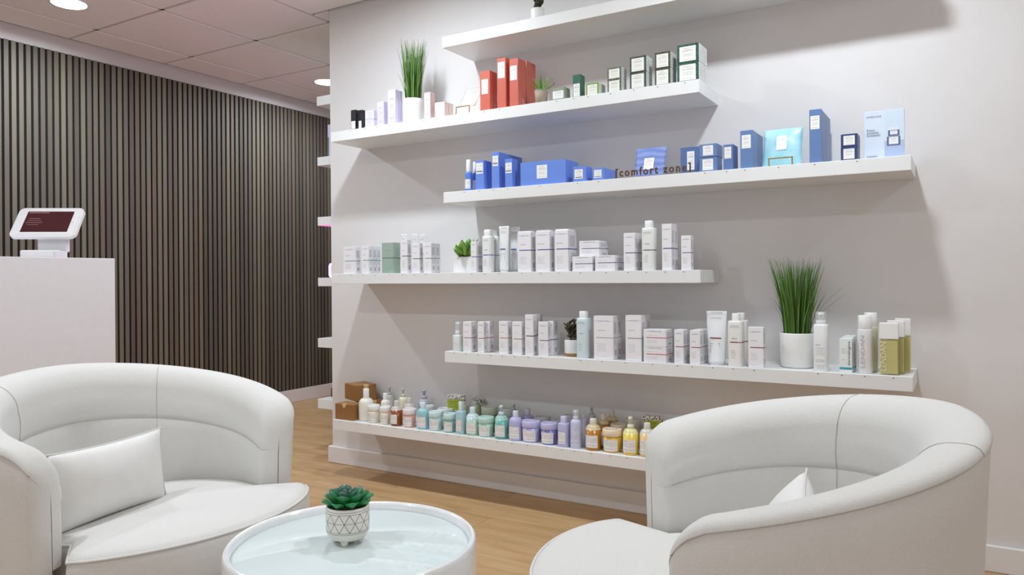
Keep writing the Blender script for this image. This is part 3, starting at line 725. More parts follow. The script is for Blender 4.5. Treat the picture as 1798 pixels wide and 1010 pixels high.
def showcard():
    Y, x0, x1, zt, zb, ym = span(3, 1517, 1588, 197, .03); w, h = x1-x0, zt-zb
    t = thing('display_card', 'pale blue advertising card at the right end of the third shelf', 'card', ((x0+x1)/2, Y+.004, zb)); d = .008
    box('card', (-w/2, w/2, 0, d, .0003, h), mat('d9e4f5', .35), t, .0008)
    def f(name, u0, u1, v0, v1, m, off): return quad(name, [(-w/2+w*u0, -off, h*v0), (-w/2+w*u1, -off, h*v0), (-w/2+w*u1, -off, h*v1), (-w/2+w*u0, -off, h*v1)], m, t)
    f('picture', .51, .99, .02, .99, mat('d3e4f2', .35), .0004)
    f('picture_table', .51, .99, .02, .36, mat('b3c2e4', .35), .0006)
    for v0, v1, u0, u1 in ((.25, .44, .57, .90), (.45, .57, .60, .88)):
        f('picture_jar', u0, u1, v0, v1, mat('5d6a94', .4), .0008); f('picture_label', u0+.05, u1-.05, v0+.03, v1-.012, print_mat('f2f3f6', '6e7080', LABB), .001)
    f('picture_lid', .62, .86, .57, .64, mat('e2e8f0', .4), .0008)
    IK = mat('44546f', .5)
    def tx(s_, width, u, v, hh): text(s_, IK, t, w*width, Matrix.Translation((-w/2+w*(u+width/2), -.0012, h*v)) @ FRONT, height=hh)
    tx('[comfort zone]', .36, .07, .87, .0060)
    tx('8 hours', .20, .07, .58, .0085); tx('guaranteed', .29, .07, .525, .0085); tx('nourishment*', .34, .07, .47, .0085)
    tx('NOURISHING', .26, .07, .035, .0062)
showcard()

# ------------------------------------------------------------------ fourth shelf
GRN, DRK, BLU, PUR = '4f8f62', '57565f', '3d5aa8', '54528e'
carton(4, 602.8, 623.9, 433.5, 'first white box with a thin green stripe on the fourth shelf', WHITE, 633, style='chr', sc=GRN, sv=.47)
carton(4, 635, 647, 432, 'narrow white green striped box left of the sage glass box', WHITE, 669, style='chr', sc=GRN, sv=.48, n=3, short='narrow white green striped box')
carton(4, 670.3, 690, 426.5, 'translucent sage green box among the white boxes', 'a3b8ab', 703, style='plain', sc='3f6b4c')
carton(4, 704.5, 715.4, 421, 'tall slim white box with a dark stripe right of the sage box', WHITE, 722, style='chr', sc=DRK, sv=.51)
carton(4, 723.5, 736.8, 427.3, 'white dark striped box in front of two white tubes', WHITE, 742.5, style='chr', sc=DRK, sv=.48)
carton(4, 744, 757, 427.3, 'white box pair with a green stripe left of the square plant pot', WHITE, 773, style='chr', sc='5f9a85', sv=.49, n=2, short='white green striped box by the square pot')
vessel(4, 704, 716, 411, 'white tube half hidden behind the tall slim box', 'tube', 'ecedee', .12, sc=DRK)
vessel(4, 723.5, 735, 411, 'white tube behind the dark striped box', 'tube', 'ecedee', .11, sc=DRK)
vessel(4, 737, 748, 412, 'white tube right of another tube behind the boxes', 'tube', 'ecedee', .11, sc=DRK)
def cube_plant():
    Y, x0, x1, zt, zb, ym = span(4, 794.5, 827.5, 451.5, .035); w = x1-x0; h = zt-zb; top = on_y(810, 418, Y+.04).z-zb
    t = thing('potted_plant', 'bushy green leafy plant in a square white pot', 'plant', ((x0+x1)/2, Y+.045, zb)); rnd = random.Random(2); d = .082
    bm = loft([[(x*s_, y*s_, z_) for x, y in rrect(w, d, .006)] for s_, z_ in ((.97, 0), (1, .004), (1, h-.001), (.985, h), (.92, h), (.91, h-.01))], True, True); from_bm('pot', bm, mat('f0efee', .35), t)
    G = ('6f9f34', '4f7f24', '85b04a')
    for q in range(46):
        a = q*2.39996; e = .25+1.2*rnd.random(); rb = w*.42*math.sqrt(q/46); e = max(e, .95) if math.cos(a) > .35 else e
        bm = bmesh.new(); L = (top-h)*rnd.uniform(.5, .85)
        leaf(bm, (rb*math.cos(a), rb*math.sin(a), h-.008+rnd.uniform(0, .022)), (math.cos(a)*math.cos(e), math.sin(a)*math.cos(e), math.sin(e)), (0, 0, 1), L, L*.34, .0012, .3)
        from_bm('leaf', bm, mat(G[q % 3], .4), t, True)
cube_plant()
carton(4, 826.6, 836.3, 424, 'slim white blue striped box right of the leafy plant', WHITE, 848.5, style='chr', sc=BLU, sv=.5)
chr_bottle(4, 848.6, 867, 403.5, 414.5, 'white bottle with a blue stripe next to the slim blue striped box', BLU, n=2, short='white bottle with a blue stripe', capw=.72, stripe_v=.46)
vessel(4, 874.8, 895.8, 397.5, 'white tube with a blue stripe on the fourth shelf', 'tube', 'edeff0', .012, sc=BLU, n=2, short='white tube with a blue stripe', dy=.06, dxs=.02)
for q, (a, b, c, yt) in enumerate(((908.5, 933, 940.6, 406.5), (940.2, 966, 973, 405), (973.5, 998, 1013, 403))):
    carton(4, a, b, yt, f'{("left", "middle", "right")[q]} of the three large white rounded boxes with purple stripes', WHITE, c, style='chr', sc=PUR, sv=.53, rnd=.009)
_, z = carton(4, 1005, 1040, 450.6, 'low white purple striped box under another one', WHITE, 1046, style='chr', sc=PUR, sv=.5)
carton(4, 1044.8, 1079.5, 449, 'low wide white box right of the stacked pair', WHITE, 1095, style='chr', sc=PUR, sv=.52)
carton(4, 1017, 1052, 423.5, 'low white purple striped box stacked on top of another', WHITE, 1068, style='chr', sc=PUR, sv=.5, z0=z, g=.03)
carton(4, 1094.8, 1114.5, 409.5, 'upright white box left of the white capped bottle', WHITE, 1128, style='chr', sc=PUR, sv=.47, n=2, short='upright white box left of the capped bottle')
chr_bottle(4, 1128.5, 1151.8, 387.8, 400, 'tall white bottle with a cap between two white boxes', '6c5a74', 'ecedea', stripe_v=.46)
carton(4, 1162, 1179, 393.5, 'tallest white box near the right end of the fourth shelf', WHITE, 1190, style='chr', sc=PUR, sv=.47, n=2, short='tallest white box near the shelf end')
carton(4, 1196, 1213, 414, 'last slim white box at the right end of the fourth shelf', WHITE, 1217.5, style='chr', sc=PUR, sv=.5)

# ------------------------------------------------------------------ fifth shelf
RED2, ORG, AMB, PLM = '8e1f36', 'c07a3a', 'b08a4a', '3d3560'
vessel(5, 796.2, 812.8, 566, 'small clear serum bottle with pump at the left end of the fifth shelf', 'spray', 'dfe6e4', .012, ybody=588, capw=.55, lab='e9ecec', sq=4)
carton(5, 813, 827.6, 564.8, 'white red striped box right of the serum bottle', WHITE, 837, style='chr', sc='a0555c', sv=.47)
carton(5, 838, 847.6, 565.2, 'white red striped box second from the serum bottle', WHITE, 855, style='chr', sc='a8404f', sv=.47, rz=.25)
carton(5, 852, 859.6, 564.2, 'white red striped box set back at the end of the red group', WHITE, 867, style='chr', sc='a8404f', sv=.47, g=.05)
carton(5, 876, 891.5, 564.3, 'white box with an orange stripe on the fifth shelf', WHITE, 898.5, style='chr', sc=ORG, sv=.49)
carton(5, 899.3, 916, 565, 'white box with an amber stripe on the fifth shelf', WHITE, 921.4, style='chr', sc=AMB, sv=.48)
carton(5, 922, 936, 552.8, 'tall white box with a dark plum stripe on the fifth shelf', WHITE, 943, style='chr', sc=PLM, sv=.48)
carton(5, 940, 948, 551.5, 'tall white box set back behind the dark plum striped one', WHITE, 953.5, style='chr', sc=PLM, sv=.48, g=.09)
carton(5, 944.3, 960, 565.3, 'white plum striped box turned slightly, left of the dark succulent', WHITE, 967.5, style='chr', sc=PLM, sv=.46, rz=.22)
carton(5, 963.5, 971.5, 563.8, 'white plum striped box nearest the dark succulent', WHITE, 979.5, style='chr', sc=PLM, sv=.46, g=.055)
Yj = D+.085; zz = SH[5]
jade((on_y(1006.5, 612, Yj).x, Yj, zz), .037, .058, on_y(1003, 556, Yj).z-zz, 'dark succulent in a white pot on a wooden foot', ('3f4a1e', '4a2c20'), 8, n=99, wood=True, spread=.062)
chr_bottle(5, 1014, 1036.3, 546.5, 558, 'pale aqua bottle in front of the dark succulent', None, 'd5e3e6', capw=.62)
carton(5, 1042.3, 1076.7, 554.8, 'large pinkish white box right of the aqua bottle', 'ece5ea', 1091, style='chr', sc='b9b4bc', sv=.5, n=2, short='large pinkish white box', head='CHRISTINA')
carton(5, 1098, 1126, 553.8, 'tall white box with a grey line left of the red lettered stack', 'e9e4e4', 1143, style='chr', sc='a5a2aa', sv=.5, n=2, short='tall white box left of the red lettered stack')
_, z = carton(5, 1129.8, 1169.4, 608, 'lower wide white box with a red lettered band', WHITE, 1181, style='chr', sc='c8384e', sv=.52, g=.008)
carton(5, 1129.8, 1169.4, 578.3, 'upper wide white box with a red lettered band', WHITE, 1181, style='chr', sc='c8384e', sv=.52, z0=z, g=.008)
carton(5, 1183.6, 1200, 579.2, 'small upright white red striped box right of the wide stack', WHITE, 1210, style='chr', sc=RED2, sv=.5, n=2, short='small red striped box right of the wide stack')
carton(5, 1211, 1229, 580, 'small upright white red striped box left of the big tube', WHITE, 1245, style='chr', sc=RED2, sv=.5, n=3, short='small red striped box left of the big tube')
vessel(5, 1240, 1277, 546.3, 'large white tube with a dark red stripe on the fifth shelf', 'tube', 'eef0f2', .012, sc=RED2)
chr_bottle(5, 1280, 1305.6, 550.3, 563, 'white bottle with a dark red stripe right of the large tube', RED2, 'efede9', n=2, short='white bottle with a dark red stripe', capw=.52, stripe_v=.52)
carton(5, 1313.7, 1340.5, 574.3, 'white red striped box left of the lower potted grass', WHITE, 1344, style='chr', sc=RED2, sv=.5)
Yp = D+.105; pc = on_y(1400, 612, Yp)
rp = (on_y(1429, 612, Yp).x-on_y(1370.5, 612, Yp).x)/2
rp = 29.3/F*((pc-Vector((0, 0, EYE))).dot(_fw))*.98
grass((pc.x, Yp, SH[5]), rp, on_y(1400, 586, Yp-rp*.8).z-SH[5], on_y(1400, 440, Yp).z-SH[5], .062, 'tall potted grass in a white pot above the right armchair', 4, n=380)
vessel(5, 1429.6, 1454, 549, 'white foam pump bottle with a green stripe', 'spray', 'eff1f1', .012, ybody=569, capw=.62, lab='eff1f1', sq=4)
carton(5, 1474, 1496, 594.5, 'small white box with vertical black lettering and teal band', 'eef2f2', 1501.5, style='derm', n=1, dep=.024)
carton(5, 1478.5, 1499, 591.5, 'white black lettered box second in the row by the teal band', 'eef2f2', None, style='derm', g=.040, dep=.024)
carton(5, 1483, 1502.5, 589, 'white black lettered box third in the row by the teal band', 'eef2f2', None, style='derm', g=.068, dep=.024)
def lendan_round(xl, xr, yt, label, body, g):
    t = vessel(5, xl, xr, yt, label, 'plain', body, g, 'f1f1ef', lab='', ybody=yt+24, capw=.9)
    b = [c for c in t.children if c.name.startswith('body')][0]; rr = max(v.co.x for v in b.data.vertices); hb = max(v.co.z for v in b.data.vertices)
    text('LENDAN', mat('b9b9bb', .5), t, hb*.72, Matrix.Translation((-rr*.2, -rr*1.03, hb*.5)) @ FRONT @ Matrix.Rotation(math.pi/2, 4, 'Z') @ Matrix.Translation((0, -.006, 0)), height=.014)
lendan_round(1506, 1531.6, 553.8, 'round white bottle with a wide white cap near the shelf end', 'ebebec', .012)
lendan_round(1517, 1541, 549, 'pale yellow round bottle behind the round white one', 'dedcbc', .075)
def oil(xl, xr, yt, g, label):
    Y, x0, x1, zt, zb, ym = span(5, xl, xr, yt, g); w, h = x1-x0, zt-zb; d = w*.55; hc = h*.31
    t = thing('oil_bottle', label, 'bottle', ((x0+x1)/2, Y+d/2, zb))
    box('liquid', (-w/2+.0025, w/2-.0025, -d/2+.0025, d/2-.0025, .005, h-hc-.003), mat('cfc88c', .25, sss=0, coat=.3), t, .002)
    box('bottle', (-w/2, w/2, -d/2, d/2, .0003, h-hc), clear('f8f6e2', .14), t, .002)
    box('cap', (-w/2, w/2, -d/2, d/2, h-hc, h), mat('f2f1ee', .35), t, .0015)
    text('LENDAN', mat('e9e6c6', .4), t, (h-hc)*.8, Matrix.Translation((-w*.28, -d/2-.0008, (h-hc)*.52)) @ FRONT @ Matrix.Rotation(math.pi/2, 4, 'Z') @ Matrix.Translation((0, -.008, 0)), height=.019)
oil(1544, 1577.5, 567, .012, 'front rectangular yellow oil bottle with a white cap')
oil(1557.5, 1588, 563.2, .062, 'middle rectangular yellow oil bottle with a white cap')
oil(1571.5, 1599, 559.6, .112, 'rear rectangular yellow oil bottle beside the shelf end')
# ------------------------------------------------------------------ bottom shelf
KRAFT = '946838'
def kraft(P, w, d, h, rz, label):
    t = thing('kraft_box', label, 'box', P, rz)
    box('carton', (-w/2, w/2, -d/2, d/2, .0003, h), mat(KRAFT, .7), t, .001)
    box('lid_flap', (-w/2+.004, w/2-.004, -d/2+.003, d/2-.004, h-.0002, h+.0012), mat('9d713f', .7), t)
    r = .0135; n_ = 18; z0 = h-.002
    vs = [(r*math.cos(a), -d/2-.0006, z0+r*math.sin(a)*1.15) for a in [math.pi+math.pi*k_/n_ for k_ in range(n_+1)]]
    me = bpy.data.meshes.new('seal'); vs2 = [(x, -d/2-.0006, z0+.003) for x in (r, -r)]+[(x, -d/2+.012, h+.0018) for x in (r*.9, -r*.9)]
    b = len(vs); me.from_pydata(vs+vs2, [], [tuple(range(b)), (0, b-1, b, b+1), (b+1, b, b+2, b+3)])
    uv = me.uv_layers.new()
    for l in me.loops:
        c = me.vertices[l.vertex_index].co; uv.data[l.index].uv = ((c.x+r)/(2*r), (c.z-h+r*1.3)/(r*1.5))
    link('seal', me, print_mat('d9bb84', '8d6a36', ((.3, .7, .25, .75, 4, .7),)), t)
    return t
Y, x0, x1, zt, zb, ym = span(6, 588.5, 620, 708.5, .018)
kw, kh = x1-x0, zt-zb
kraft(((x0+x1)/2, Y+.04, zb), kw, .08, kh, 0, 'brown kraft box with a round seal at the lower left end')
kraft((on_y(650, 715, Y+.178).x, Y+.178, zb), kw, .085, kh*.98, math.radians(72), 'brown kraft box mostly hidden under the upper kraft box')
pu = on_y(632, 700, Y+.13)
kraft((on_y(633, 690, Y+.165).x, Y+.165, zb+kh*.98+.002), kw*.95, kw*1.1, on_y(632, 678, Y+.10).z-zb-kh, math.radians(68), 'upper brown kraft box with a round seal, stacked behind the lower one')
V = lambda *a, **k_: vessel(6, *a, **k_)
V(629.5, 656.6, 682.5, 'large white bottle beside the brown kraft boxes', 'plain', 'eeede2', g=.032, ybody=699, capw=.40, lab='')
V(645, 668, 711, 'white cream jar first from the left', 'jar', 'eee3cd', cap='f3f2f1')
V(666.6, 686.5, 713.5, 'white cream jar second from the left', 'jar', 'ecdfc2', cap='f3f2f0')
V(686, 707, 703.5, 'amber brown bottle at the front of the left group', 'plain', '8c4715', fill='c9c2bd', ybody=713, capw=.42, cap='d9d6d4', lw=.7)
V(706.5, 731.5, 717.5, 'cosmetic jar with a pink body and a white lid', 'jar', 'dca497', cap='f0e6e5')
V(731.8, 754.4, 706.5, 'sky blue bottle with a white label', 'plain', '9fcdd8', ybody=717, capw=.44, cap='dbeaf0')
V(752, 777.5, 722, 'pale aqua jar right of the sky blue bottle', 'jar', 'c3dfe2', cap='d3e8ea')
V(777.5, 802, 726, 'cosmetic jar with a teal body and pale lid', 'jar', '86b4ae', cap='cde4e5')
V(801.5, 817.5, 705.5, 'pale blue flat bottle with a pinkish label', 'plain', 'aed2d8', ybody=721, capw=.46, cap='d6e6e8', sq=5, ink='c98a96', lab='f0e8ec')
V(818, 842, 715, 'pale green bottle with a white label', 'plain', 'aecfbd', fill='cfdfe4', ybody=726, capw=.44, cap='d8e8e6')
V(838.5, 868.5, 731.5, 'mint green jar left of the teal pump bottle', 'jar', 'a5d6c2', cap='bfe2d6')
V(868.5, 892.6, 712, 'teal pump bottle with a white label', 'pump', '68aca1', fill='9fcabf', ybody=729, capw=.40, cap='cfdde0')
V(893.5, 917.6, 721.5, 'lavender bottle with a pale cap right of the teal pump bottle', 'plain', 'bdbae2', ybody=732, capw=.44, cap='dcdcf0')
V(915.5, 950, 738, 'wide lavender cosmetic jar right of the lavender bottle', 'jar', 'b6b4e2', cap='c6c4ea')
V(948.5, 980, 742, 'cosmetic jar with a deep purple body and lavender lid', 'jar', '8380c2', cap='c3c0e6')
V(980.5, 1000.3, 731, 'lavender flat bottle right of the purple jar', 'plain', 'bcbce0', ybody=742, capw=.55, cap='cfcfe6', sq=4)
V(1001.3, 1021, 721, 'white lavender spray bottle with clear cap', 'spray', 'ced0ec', ybody=736, capw=.45, cap='dcdcea', lab='d6d8ee')
V(1028, 1055.3, 735, 'golden amber bottle with a pale cap', 'plain', 'b3761a', fill='dcc9a2', ybody=745, capw=.45, cap='e6dccd')
V(1057, 1093, 752.5, 'yellow jar with a cream lid', 'jar', 'e4b23c', cap='efdcc2')
V(1093.5, 1121, 732, 'yellow pump bottle near the right armchair', 'pump', 'e9cd55', fill='ece2a0', ybody=752, capw=.40, cap='e2e0cc')
V(1123, 1150, 742.5, 'peach bottle partly hidden by the right armchair', 'plain', 'e6c388', fill='dcd6cc', ybody=753, capw=.44, cap='e4dfd8')
# back row
B = .115
V(668.5, 685.5, 690.5, 'white bottle behind the second cream jar', 'plain', 'ecebe0', g=.085, ybody=702, capw=.5, lab='')
V(677.5, 691.5, 679.5, 'grey topped pump bottle at the back left by the wall', 'pump', 'c9c8c8', g=.205, ybody=693, capw=.42, cap='c4c3c6', lab='')
V(700, 716, 682, 'cream pump bottle at the back behind the amber ones', 'pump', 'ece6c4', g=.17, ybody=697, capw=.42, cap='cfcdcb', lab='')
V(708, 729.5, 698.5, 'amber brown bottle at the back behind the pink jar', 'plain', '8c4715', g=.085, fill='c9c2bd', ybody=708, capw=.42, cap='d9d6d4', lab='')
V(733.5, 756.5, 684.5, 'grey blue pump bottle at the back behind the sky blue one', 'pump', '8e96a4', g=.16, fill='b9bcc4', ybody=700, capw=.42, cap='b9bac0', lab='')
V(741, 763, 712, 'white jar at the back behind the sky blue bottle', 'jar', 'dcdad9', g=.10, cap='e6e4e4', lab='')
V(767, 797, 717, 'pale jar at the back behind the aqua and teal jars', 'jar', 'd3e0e1', g=.085, cap='dfe8ea', lab='')
V(806, 822, 698, 'pale green pump bottle at the back, left of two', 'pump', 'c6d4bb', g=.12, ybody=710, capw=.45, cap='d3d8d0', lab='')
V(826, 843, 695.5, 'pale green pump bottle at the back, right of two', 'pump', 'c2cdb4', g=.15, ybody=710, capw=.45, cap='d0d4cd', lab='')
V(844, 875, 714, 'olive grey jar at the back behind the mint jar', 'jar', '8c9560', g=.10, cap='c2c5b4', lab='')
V(879, 905, 716.5, 'grey green jar at the back behind the teal pump bottle', 'jar', '9db3a3', g=.12, cap='c3c9c2', lab='')
V(897, 909, 710, 'grey pump bottle at the back right of the teal one', 'pump', '9aa7a4', g=.19, ybody=722, capw=.45, cap='a9adad', lab='')
V(914.5, 938, 718, 'lavender bottle at the back behind the wide lavender jar', 'plain', '9f9cc8', g=.09, ybody=728, capw=.45, cap='c3c2d0', lab='')
V(937, 968, 731, 'grey lidded jar at the back behind the purple jar', 'jar', '9a98b0', g=.10, cap='c5c4c6', lab='')
V(970, 990, 737, 'smaller grey jar at the back right of the grey lidded one', 'jar', 'a3a2b8', g=.12, cap='c5c4c9', lab='')
V(990, 1011, 728, 'pale grey jar at the back behind the lavender flat bottle', 'jar', 'b4b6bc', g=.16, cap='c9cacb', lab='')
V(1017.5, 1032, 719, 'white lavender spray bottle behind the front one', 'spray', 'cccfe8', g=.07, ybody=733, capw=.45, cap='dad9e4', lab='')
V(1031.5, 1046.5, 713.5, 'grey spray bottle furthest back behind the lavender sprays', 'pump', 'b4b5bb', g=.15, ybody=727, capw=.45, cap='b9babd', lab='')
V(1048, 1070, 726.5, 'golden amber bottle directly behind the front amber one', 'plain', 'a66f1c', g=.075, fill='c9b592', ybody=737, capw=.45, cap='d4c9ba')
V(1063.5, 1086, 721.5, 'golden amber bottle furthest back of three', 'plain', '9a671c', g=.15, fill='c3ad88', ybody=731, capw=.45, cap='c9bda9', lab='')
V(1071, 1101, 744, 'cream lidded jar behind the yellow jar', 'jar', 'd5b87c', g=.085, cap='d6cab6', lab='')
V(1098, 1126, 735.5, 'pale jar at the back behind the yellow pump bottle', 'jar', 'c9c2b2', g=.15, cap='cfc9c0', lab='')
LIME = 'a3ad34'
k = N('soap_wrap'); v = k.n('ShaderNodeTexVoronoi'); v.inputs['Scale'].default_value = 120; k.t.links.new(k.coord(), v.inputs['Vector'])
k.col(k.ramp(v.outputs['Distance'], (.3, lin('3a2c30')), (.5, lin('e9e4de')), (.8, lin('d5cfc6')))); WRAP = k.mat
def soap(xl, xr, yt, g, label, rz=0, z0=None):
    Y, x0, x1, zt, zb, ym = span(6, xl, xr, yt, g, z0); w, h, d = x1-x0, min(zt-zb, .042), .03
    zb2 = zt-h
    t = thing('soap_box', label, 'box', ((x0+x1)/2, Y+d/2, zb2), rz)
    box('carton', (-w/2, w/2, -d/2, d/2, .0003, h), WRAP, t, .001)
    quad('label', [(-w*.47, -d/2-.0005, h*.08), (w*.47, -d/2-.0005, h*.08), (w*.47, -d/2-.0005, h*.80), (-w*.47, -d/2-.0005, h*.70)], print_mat(LIME, '5f6a1c', ((.1, .8, .15, .85, 4, .7),)), t)
    quad('side_label', [(w/2+.0005, -d*.45, h*.08), (w/2+.0005, d*.45, h*.08), (w/2+.0005, d*.45, h*.70), (w/2+.0005, -d*.45, h*.70)], mat('8f9a2c', .5), t)
    return t
# small stacks of wrapped soap bars: each bar is a thing of its own
def soap_stack(xl, xr, yt, g, labels):
    Y, x0, x1, zt, zb, ym = span(6, xl, xr, yt, g); n_ = len(labels); h = (zt-zb)/n_
    for q, lb in enumerate(labels):
        w, d = x1-x0, .036
        t = thing('soap_box', lb, 'box', ((x0+x1)/2+(.003 if q % 2 else 0), Y+d/2, zb+q*h))
        box('carton', (-w/2, w/2, -d/2, d/2, .0003, h-.0003), WRAP, t, .001)
        quad('label', [(-w*.47, -d/2-.0005, h*.08), (w*.47, -d/2-.0005, h*.08), (w*.47, -d/2-.0005, h*.80), (-w*.47, -d/2-.0005, h*.70)], print_mat(LIME, '5f6a1c', ((.1, .8, .15, .85, 4, .7),)), t)
        quad('side_label', [(w/2+.0005, -d*.45, h*.08), (w/2+.0005, d*.45, h*.08), (w/2+.0005, d*.45, h*.70), (w/2+.0005, -d*.45, h*.70)], mat('8f9a2c', .5), t)
soap_stack(784.5, 809, 693, .14, ('lime green soap box at the bottom of its stack behind the teal jar', 'lime green soap box on top of its stack behind the teal jar'))
soap_stack(829, 845, 700, .205, ('lime green soap box standing behind the pale green pumps',))
soap_stack(1128.5, 1158, 729.5, .13, ('lime green soap box at the bottom of the stack by the armchair', 'lime green soap box on top of the stack by the armchair'))

# ------------------------------------------------------------------ things on the end shelves
def ebox(px, yt, i, Y, w, d, col, label, z0=None):
    x = on_y(px, 400, Y).x; zb = EN[i] if z0 is None else z0; h = on_y(px, yt, Y).z-zb
    t = thing('product_box', label, 'box', (x+w/2, Y+d/2, zb)); box('carton', (-w/2, w/2, -d/2, d/2, .0003, h), mat(col, .4), t, .0009)
    face(t, 'front_print', w, d, h, (.1, .9, .1, .9), print_mat(col, '8a8a94', LABB), .0004)
    return zb+h
zz = ebox(578.3, 241, 2, YE+.06, .055, .07, 'c3d3ea', 'light blue box behind the wall corner carrying a lavender one')
ebox(576.7, 219, 2, YE+.06, .06, .07, 'd6d0ea', 'lavender box stacked on a light blue one behind the wall corner', zz)
ebox(578.6, 681, 6, YE+.10, .06, .08, '5b4a36', 'dark brown box on the lowest shelf end')
grass((-3.155, 3.80, EN[1]), .05, .085, .40, .16, 'potted grass poking out behind the wall corner near the ceiling', 21, n=160)
k = N('neon'); k.b.inputs['Emission Color'].default_value = (*lin('c05cff'), 1); k.b.inputs['Emission Strength'].default_value = 14; k.col(lin('e6c8ff')); NEON = k.mat
def neon():
    Y = YE+.05; a = on_y(578, 480, Y); t = thing('neon_sign', 'glowing violet neon loop on the shelf end behind the corner', 'sign', (a.x, Y, EN[4]))
    h = on_y(578, 463, Y).z-EN[4]; r = .0065; pts = []
    for cx, cz, a0 in ((.02, .02, 180), (.16, .02, 270), (.16, h-.02, 0), (.02, h-.02, 90)):
        for q in range(6): aa = math.radians(a0+90*q/5); pts.append((cx+.014*math.cos(aa), 0, cz-.006+.012+.014*math.sin(aa)-.0))
    zmin = min(p[2] for p in pts); pts = [(x, y, z-zmin+r+.001) for x, y, z in pts]
    from_bm('tube', tube(pts, r, 8, True), NEON, t, True)
    l = bpy.data.lights.new('neon_glow', 'POINT'); l.energy = 2.2; l.color = lin('ff2f8a'); l.shadow_soft_size = .03
    o = bpy.data.objects.new('neon_glow', l); COL.objects.link(o); o.parent = t; o.location = (.05, .03, h+.03)
neon()

# ------------------------------------------------------------------ reception desk and tablet
ZD = EYE+.092
pc = on_z(202, 454, ZD); XD, YD = pc.x, pc.y
desk = thing('reception_desk', 'white panelled reception counter in front of the slatted wall', 'desk', (XD, YD, 0))
DM = mat('e4dfe2', .35)
box('front_panel', (-.03, 0, -1.5, 0, .0, ZD), DM, desk, .002)
box('countertop', (-.55, -.0305, -1.5, 0, ZD-.04, ZD), DM, desk, .002)
box('end_panel', (-.54, -.031, -.032, 0, .0, ZD-.041), DM, desk, .002)
box('end_panel', (-.54, -.031, -1.5, -1.468, .0, ZD-.041), DM, desk, .002)
def tablet():
    X = XD-.14; pb = on_x(79, 449, X)
    t = thing('tablet_register', 'white tablet register on a stand on the reception counter', 'tablet', (pb.x, pb.y, ZD), math.atan2(.6, .8)); t.scale = (.87, .87, .87)
    W_ = mat('f0eff0', .3)
    # local: -Y faces the customer
    from_bm('base', bm_box(-.092, .072, -.045, .06, 0, .038, .008, 2), W_, t)
    from_bm('card_reader', bm_box(.060, .082, -.048, .045, 0, .034, .005, 2), mat('e3e2e6', .35), t)
    from_bm('neck', bm_box(-.052, .084, .035, .065, .03, .13, .005), mat('dcdbde', .35), t)
    a = math.radians(38); M = Matrix.Translation((-.014, .0, .098)) @ Matrix.Rotation(-a, 4, 'X')
    w, h, r = .298, .186, .026
    f_ = bpy.data.objects.new('bezel', None)
    def slab(name, w, h, r, y0, y1, m_, par, zc=h/2):
        P = rrect(w, h, r, 6); rings = [[(x, y, zc+z) for x, z in P] for y in (y0, y1)]
        o = from_bm(name, loft(rings), m_, par); return o
    b = slab('bezel', w, h, r, -.006, .012, W_, t); b.matrix_local = M
    s_ = slab('tablet_face', w*.86, h*.86, .012, -.0072, -.006, mat('f4f3f5', .2), b)
    k = N('screen'); k.col(lin('2a1215')); k.b.inputs['Roughness'].default_value = .08; k.b.inputs['Emission Color'].default_value = (*lin('47191f'), 1); k.b.inputs['Emission Strength'].default_value = .45
    quad('screen', [(-w*.355, -.0078, h*.16), (w*.36, -.0078, h*.16), (w*.36, -.0078, h*.87), (-w*.355, -.0078, h*.87)], k.mat, b)
    k2 = N('screen_text'); k2.col(lin('6a4a4c')); k2.b.inputs['Emission Color'].default_value = (*lin('8a6a6c'), 1); k2.b.inputs['Emission Strength'].default_value = .35
    for u0, u1, v in ((-.33, -.02, .825), (-.30, -.13, .62), (-.31, -.10, .55), (-.33, -.07, .48), (-.30, -.12, .41)):
        hh = .018 if v > .8 else .008
        quad('screen_text', [(w*u0, -.0081, h*(v-hh)), (w*u1, -.0081, h*(v-hh)), (w*u1, -.0081, h*(v+hh)), (w*u0, -.0081, h*(v+hh))], k2.mat, b)
    from_bm('home_button', lathe([(.005, -.0004), (.0045, .0006)], 14), mat('dcdbde', .3), b).matrix_local = Matrix.Translation((w*.393, -.0074, h*.5)) @ Matrix.Rotation(math.pi/2, 4, 'X')
tablet()

